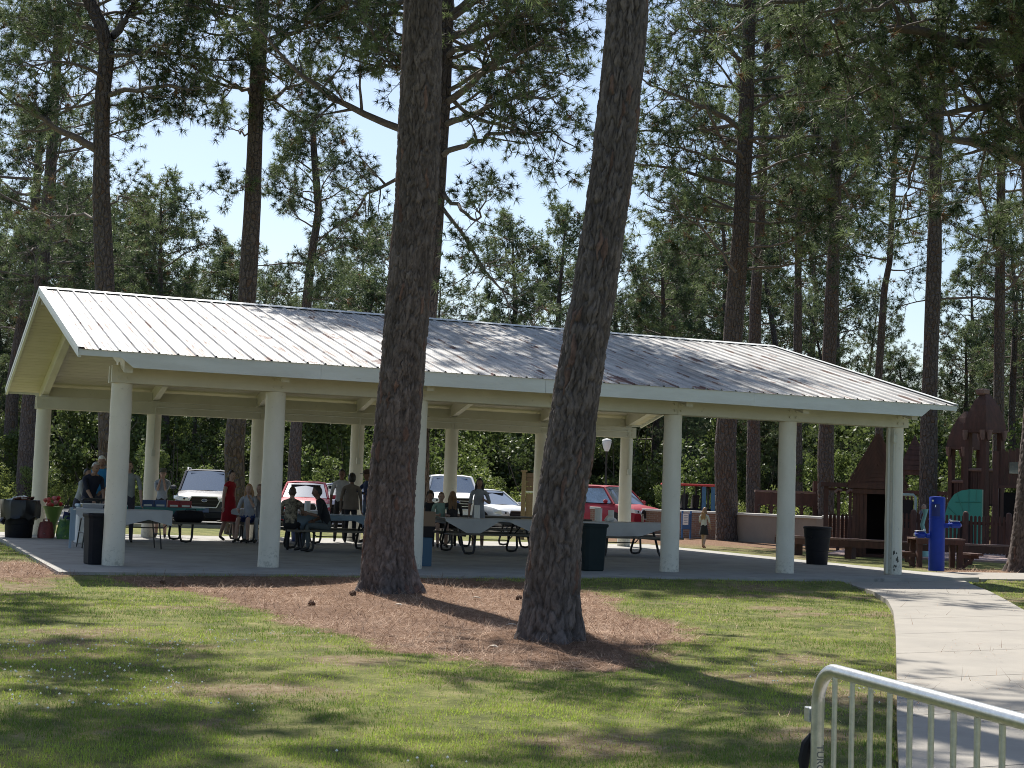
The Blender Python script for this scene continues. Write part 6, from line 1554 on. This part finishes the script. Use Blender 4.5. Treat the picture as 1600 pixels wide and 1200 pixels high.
    if cap:
        mb = MB(); V = []; 
        prof = [(1.0,.05),(1.12,.25),(1.08,.7),(.75,1.1),(.05,1.22)]
        for (q, zz) in prof:
            for i in range(20): th = 2*math.pi*i/20; V.append(hc+Rh @ Vector((.080*q*math.cos(th)*s, .10*q*math.sin(th)*s, (.02+.10*zz)*s)))
        mb.add(V, [(j*20+i,j*20+(i+1)%20,(j+1)*20+(i+1)%20,(j+1)*20+i) for j in range(4) for i in range(20)])
        mb.add([hc+Rh @ (Vector(v)*s) for v in ((-.07,-.06,.04),(.07,-.06,.04),(.05,-.17,.025),(-.05,-.17,.025),(-.07,-.06,.05),(.07,-.06,.05),(.05,-.17,.033),(-.05,-.17,.033))], [(0,1,2,3),(4,7,6,5),(3,2,6,7),(0,3,7,4),(1,5,6,2)])
        mb.build('cap', fabric('cap', cap), t, True)
    if skirt:
        c_, zt, zb_, wt, wb = skirt; mb = MB(); V = []; n = 28; lv = 9
        for j in range(lv):
            u = j/(lv-1); zz = (zt+(zb_-zt)*u)*s; w_ = (wt+(wb-wt)*u**.8)*s; cy = -.0+ (J['sp'].y*(1-u))
            for i in range(n):
                th = 2*math.pi*i/n; q = w_*(1+.05*u*math.sin(th*7)); V.append((q*math.cos(th), cy+q*.78*math.sin(th), zz))
        mb.add(V, [(j*n+i,j*n+(i+1)%n,(j+1)*n+(i+1)%n,(j+1)*n+i) for j in range(lv-1) for i in range(n)]+[tuple(range(n))]); mb.build('skirt', fabric(*c_), t, True)
    if jacket:   # loose hem flaring below the waist
        mb = MB(); V = []; n = 24
        for j, (zz, q) in enumerate(((1.28,.155),(1.12,.165),(.98,.175),(.86,.185))):
            for i in range(n): th = 2*math.pi*i/n; V.append((q*1.05*math.cos(th)*s*build, q*.8*math.sin(th)*s+J['sp'].y*.6, zz*s))
        mb.add(V, [(j*n+i,j*n+(i+1)%n,(j+1)*n+(i+1)%n,(j+1)*n+i) for j in range(3) for i in range(n)]); mb.build('jacket_hem', fabric(*shirt), t, True)
    return t
FC = -YAW            # facing the camera
GP = 'people at the picnic'
def px(X, Y_plane):
    d = ray(X, 820); tt = (Y_plane-CAM[1])/d[1]; return CAM[0]+d[0]*tt
dark_skin, tan_s, fair = (.20,.11,.075), (.33,.20,.145), (.46,.30,.24)
person('white haired man in a bright blue polo shirt looking down', px(155, 9.2), 9.2, FC+.15, 1.84, lean=.14, shirt=('blue_polo',(.03,.22,.45)), hair=(.55,.54,.50), skin=tan_s, arms={'l':(.05,-.30,1.02),'r':(-.12,-.28,1.05)}, head_tilt=.35, build=1.4, group=GP)
person('balding man in a dark polo leaning over the serving table', px(134, 8.0), 8.0, FC+.9, 1.72, lean=.34, shirt=('navy_polo',(.012,.016,.035)), style='thin', hair=(.35,.33,.30), skin=tan_s, arms={'l':(.1,-.45,.90),'r':(-.15,-.42,.90)}, head_tilt=.3, build=1.3, group=GP)
person('person in a pale grey top bending at the left of the serving table', px(120, 8.6), 8.6, FC+1.2, 1.58, lean=.35, shirt=('grey_top',(.42,.43,.42)), hair=(.012,.012,.012), arms={'l':(.05,-.35,.85),'r':(-.1,-.35,.85)}, group=GP)
person('man in a grey shirt mostly hidden behind the first column', px(197, 8.6), 8.6, FC+.2, 1.74, shirt=('grey_tee',(.30,.33,.33)), skin=fair, arms={'l':(.30,-.12,.86)}, build=1.2, group=GP)
person('person in a cap and grey tee holding both hands to the face', px(251, 11.4), 11.4, FC+.1, 1.62, shirt=('pale_tee',(.36,.40,.46)), skin=fair, cap=(.12,.12,.10), arms={'l':(.05,-.18,1.44),'r':(-.05,-.18,1.42)}, group=GP, z=0, pants=('shorts',(.04,.04,.045)), leg_skin=.9)
person('woman in a sleeveless red dress walking by the tables', px(357, 10.1), 10.1, FC+1.15, 1.62, shirt=('red_dress',(.34,.006,.016)), pants=('red_dress',(.34,.006,.016)), sleeve=.06, leg_skin=.75, skirt=(('red_dress',(.34,.006,.016)),1.12,.50,.145,.235), skin=fair, hair=(.015,.01,.01), style='tail', step=.13, head_turn=-.2, arms={'l':(.20,-.02,.72),'r':(-.2,.05,.74)}, group=GP)
person('long haired blonde woman in sunglasses seated in a pale blouse', px(388, 9.55), 9.55, FC-.15, 1.64, 'sit', .05, shirt=('pale_blouse',(.42,.44,.50)), pants=('blue_shorts',(.02,.05,.22)), leg_skin=.9, hair=(.34,.20,.10), style='long', skin=fair, arms={'l':(.08,-.22,1.02),'r':(-.14,-.30,.74)}, group=GP)
person('person in a grey top with legs crossed, half behind the second column', px(407, 9.6), 9.6, FC-.35, 1.66, 'sit', .12, shirt=('grey_top2',(.30,.31,.34)), pants=('pale_trousers',(.35,.38,.42)), hair=(.18,.12,.08), skin=fair, arms={'l':(.10,-.25,1.0)}, group=GP)
person('woman in a black and cream patterned top seated with her back turned', px(454, 5.5), 5.52, FC+math.pi-.05, 1.62, 'sit', .10, shirt=('patterned_top',(.36,.31,.23),(.015,.014,.013)), pants=('black_trousers',(.012,.012,.014)), hair=(.05,.03,.02), style='short', skin=fair, arms={'l':(.12,-.35,.80),'r':(-.12,-.35,.80)}, build=1.12, group=GP)
person('man in a black shirt and grey trousers seated sideways on the bench', px(514, 5.4), 5.44, FC-1.45, 1.78, 'sit', .38, shirt=('black_shirt',(.010,.012,.018)), pants=('slate_trousers',(.09,.11,.12)), hair=(.02,.016,.014), skin=dark_skin, arms={'l':(.20,-.42,.80),'r':(-.12,-.28,.66)}, head_tilt=.15, build=1.12, seat=.46, group=GP)
person('man in a white shirt standing behind the woman in brown', px(531, 11.0), 11.0, FC+.2, 1.76, shirt=('white_shirt',(.48,.49,.52)), pants=('dark_trousers',(.02,.02,.025)), hair=(.015,.012,.01), skin=dark_skin, head_turn=-.3, head_tilt=.2, group=GP)
person('woman in a taupe jacket with dark curly hair seen from behind', px(547, 10.4), 10.4, FC+math.pi, 1.64, shirt=('taupe_jacket',(.17,.14,.12)), sleeve=1.0, pants=('dark_jeans',(.012,.014,.025)), hair=(.012,.009,.008), style='curly', skin=dark_skin, jacket=True, build=1.1, group=GP)
person('man in a brown cap and blue top beside the thick trunk', px(573, 10.6), 10.6, FC-1.0, 1.76, shirt=('blue_overshirt',(.03,.05,.13)), sleeve=1, pants=('blue_jeans',(.06,.11,.20)), cap=(.08,.05,.035), skin=dark_skin, arms={'l':(.05,-.38,1.25),'r':(-.1,-.42,1.30)}, group=GP)
person('teenager in a mint tee and sunglasses seated right of the third column', px(687, 8.9), 8.9, FC+.2, 1.58, 'sit', .12, shirt=('mint_tee',(.27,.40,.36)), pants=('dark_shorts',(.02,.02,.03)), leg_skin=.9, hair=(.10,.05,.03), skin=fair, arms={'l':(.1,-.35,.78),'r':(-.1,-.35,.78)}, group=GP)
person('dark haired person almost hidden behind the third column', px(671, 9.3), 9.3, FC, 1.58, 'sit', .1, shirt=('dark_top',(.03,.03,.035)), hair=(.012,.01,.01), skin=tan_s, style='curly', group=GP)
person('blonde woman in a black dotted top seated with her back turned', px(706, 8.7), 8.7, FC+math.pi+.1, 1.62, 'sit', .1, shirt=('black_dotted_top',(.015,.014,.016),(.05,.05,.055)), pants=('black_trousers',(.012,.012,.014)), hair=(.16,.09,.045), style='long', skin=fair, build=1.12, arms={'l':(.12,-.35,.80),'r':(-.12,-.35,.80)}, group=GP)
person('girl with long dark hair standing in a grey lettered tee', px(747, 8.3), 8.3, FC+.05, 1.64, shirt=('grey_lettered_tee',(.34,.36,.42)), pants=('grey_shorts',(.32,.34,.38)), leg_skin=.35, skin=tan_s, hair=(.012,.010,.010), style='long', arms={'l':(.14,-.16,1.22),'r':(-.24,-.05,.82)}, step=.04, shoes=(.4,.4,.4), group=GP)
person('small girl in white top and black skirt running past the big pine', px(1100, 13.6), 13.6, FC-.6+math.pi, 1.17, shirt=('white_top',(.55,.55,.54)), pants=('black_skirt',(.015,.015,.018)), leg_skin=.3, skirt=(('black_skirt',(.015,.015,.018)),1.02,.60,.12,.22), hair=(.22,.12,.06), style='long', skin=fair, step=.12, arms={'l':(.16,-.28,1.05),'r':(-.2,-.2,.95)}, shoes=(.4,.2,.2), z=-.1, group=None)
p_ = at_depth(1437, 800, 47.5)
person('child in a dark patterned top climbing behind the picket fence', p_[0], p_[1], FC+.8, 1.25, lean=.3, shirt=('navy_print',(.03,.04,.09),(.2,.2,.22)), hair=(.20,.13,.08), skin=fair, arms={'l':(.1,-.3,1.1),'r':(-.1,-.3,1.0)}, z=.15)
# sunglasses on the two seated people
# ---------------------------------------------------------------- small things on the lawn
def cone(x, y, label, r=.04):
    mb = MB(); mb.lathe([(.01,0),(r*.9,.01),(r,.03),(r*.8,.055),(r*.4,.08),(.004,.09)], seg=10)
    for k in range(26):
        th = k*2.4; z = .008+.07*k/26; q = r*(1.05-.6*(k/26)); mb.tube([(q*.6*math.cos(th), q*.6*math.sin(th), z), (q*1.25*math.cos(th), q*1.25*math.sin(th), z+.012)], [.009,.003], 4)
    o = thing('pine_cone', label, 'pine cone', (x, y, float(gz(np.array([x]), np.array([y]))[0])), random.uniform(0,6), 'pine cones on the needle bed', mb.mesh('pine_cone', pm_('cone_brown', (.09,.045,.025), .9)))
    o.rotation_euler = (random.uniform(.6,1.4), 0, random.uniform(0,6))
for X, Y, lab in ((549,933,'dark pine cone at the left foot of the thick trunk'),(487,947,'open pine cone lying on needles left of the thick trunk'),(250,916,'pine cone at the left tip of the needle bed'),(810,938,'small pine cone lying between the two near trunks')):
    q = on_z(X, Y, -.12); cone(q[0], q[1], lab, .05)
def chip(X, Y, lab):
    q = on_z(X, Y, -.11); mb = MB(); mb.tube([(-.06,0,0),(-.02,.01,.012),(.03,0,.016),(.07,.01,.004)], [.008,.026,.024,.006], 6, squash=.4)
    o = thing('bark_chip', lab, 'bark chip', (q[0], q[1], float(gz(np.array([q[0]]), np.array([q[1]]))[0])+.02), random.uniform(0,6), 'pale bark chips on the needle bed', mb.mesh('bark_chip', pm_('pale_chip', (.50,.42,.34), .9)))
for X, Y, lab in ((745,937,'pale chip on the needles between the near trunks, farthest'),(798,978,'pale chip just left of the leaning trunk'),(770,1014,'pale chip on needles in front of the leaning trunk'),(622,948,'pale chip in the shadow of the thick trunk')): chip(X, Y, lab)
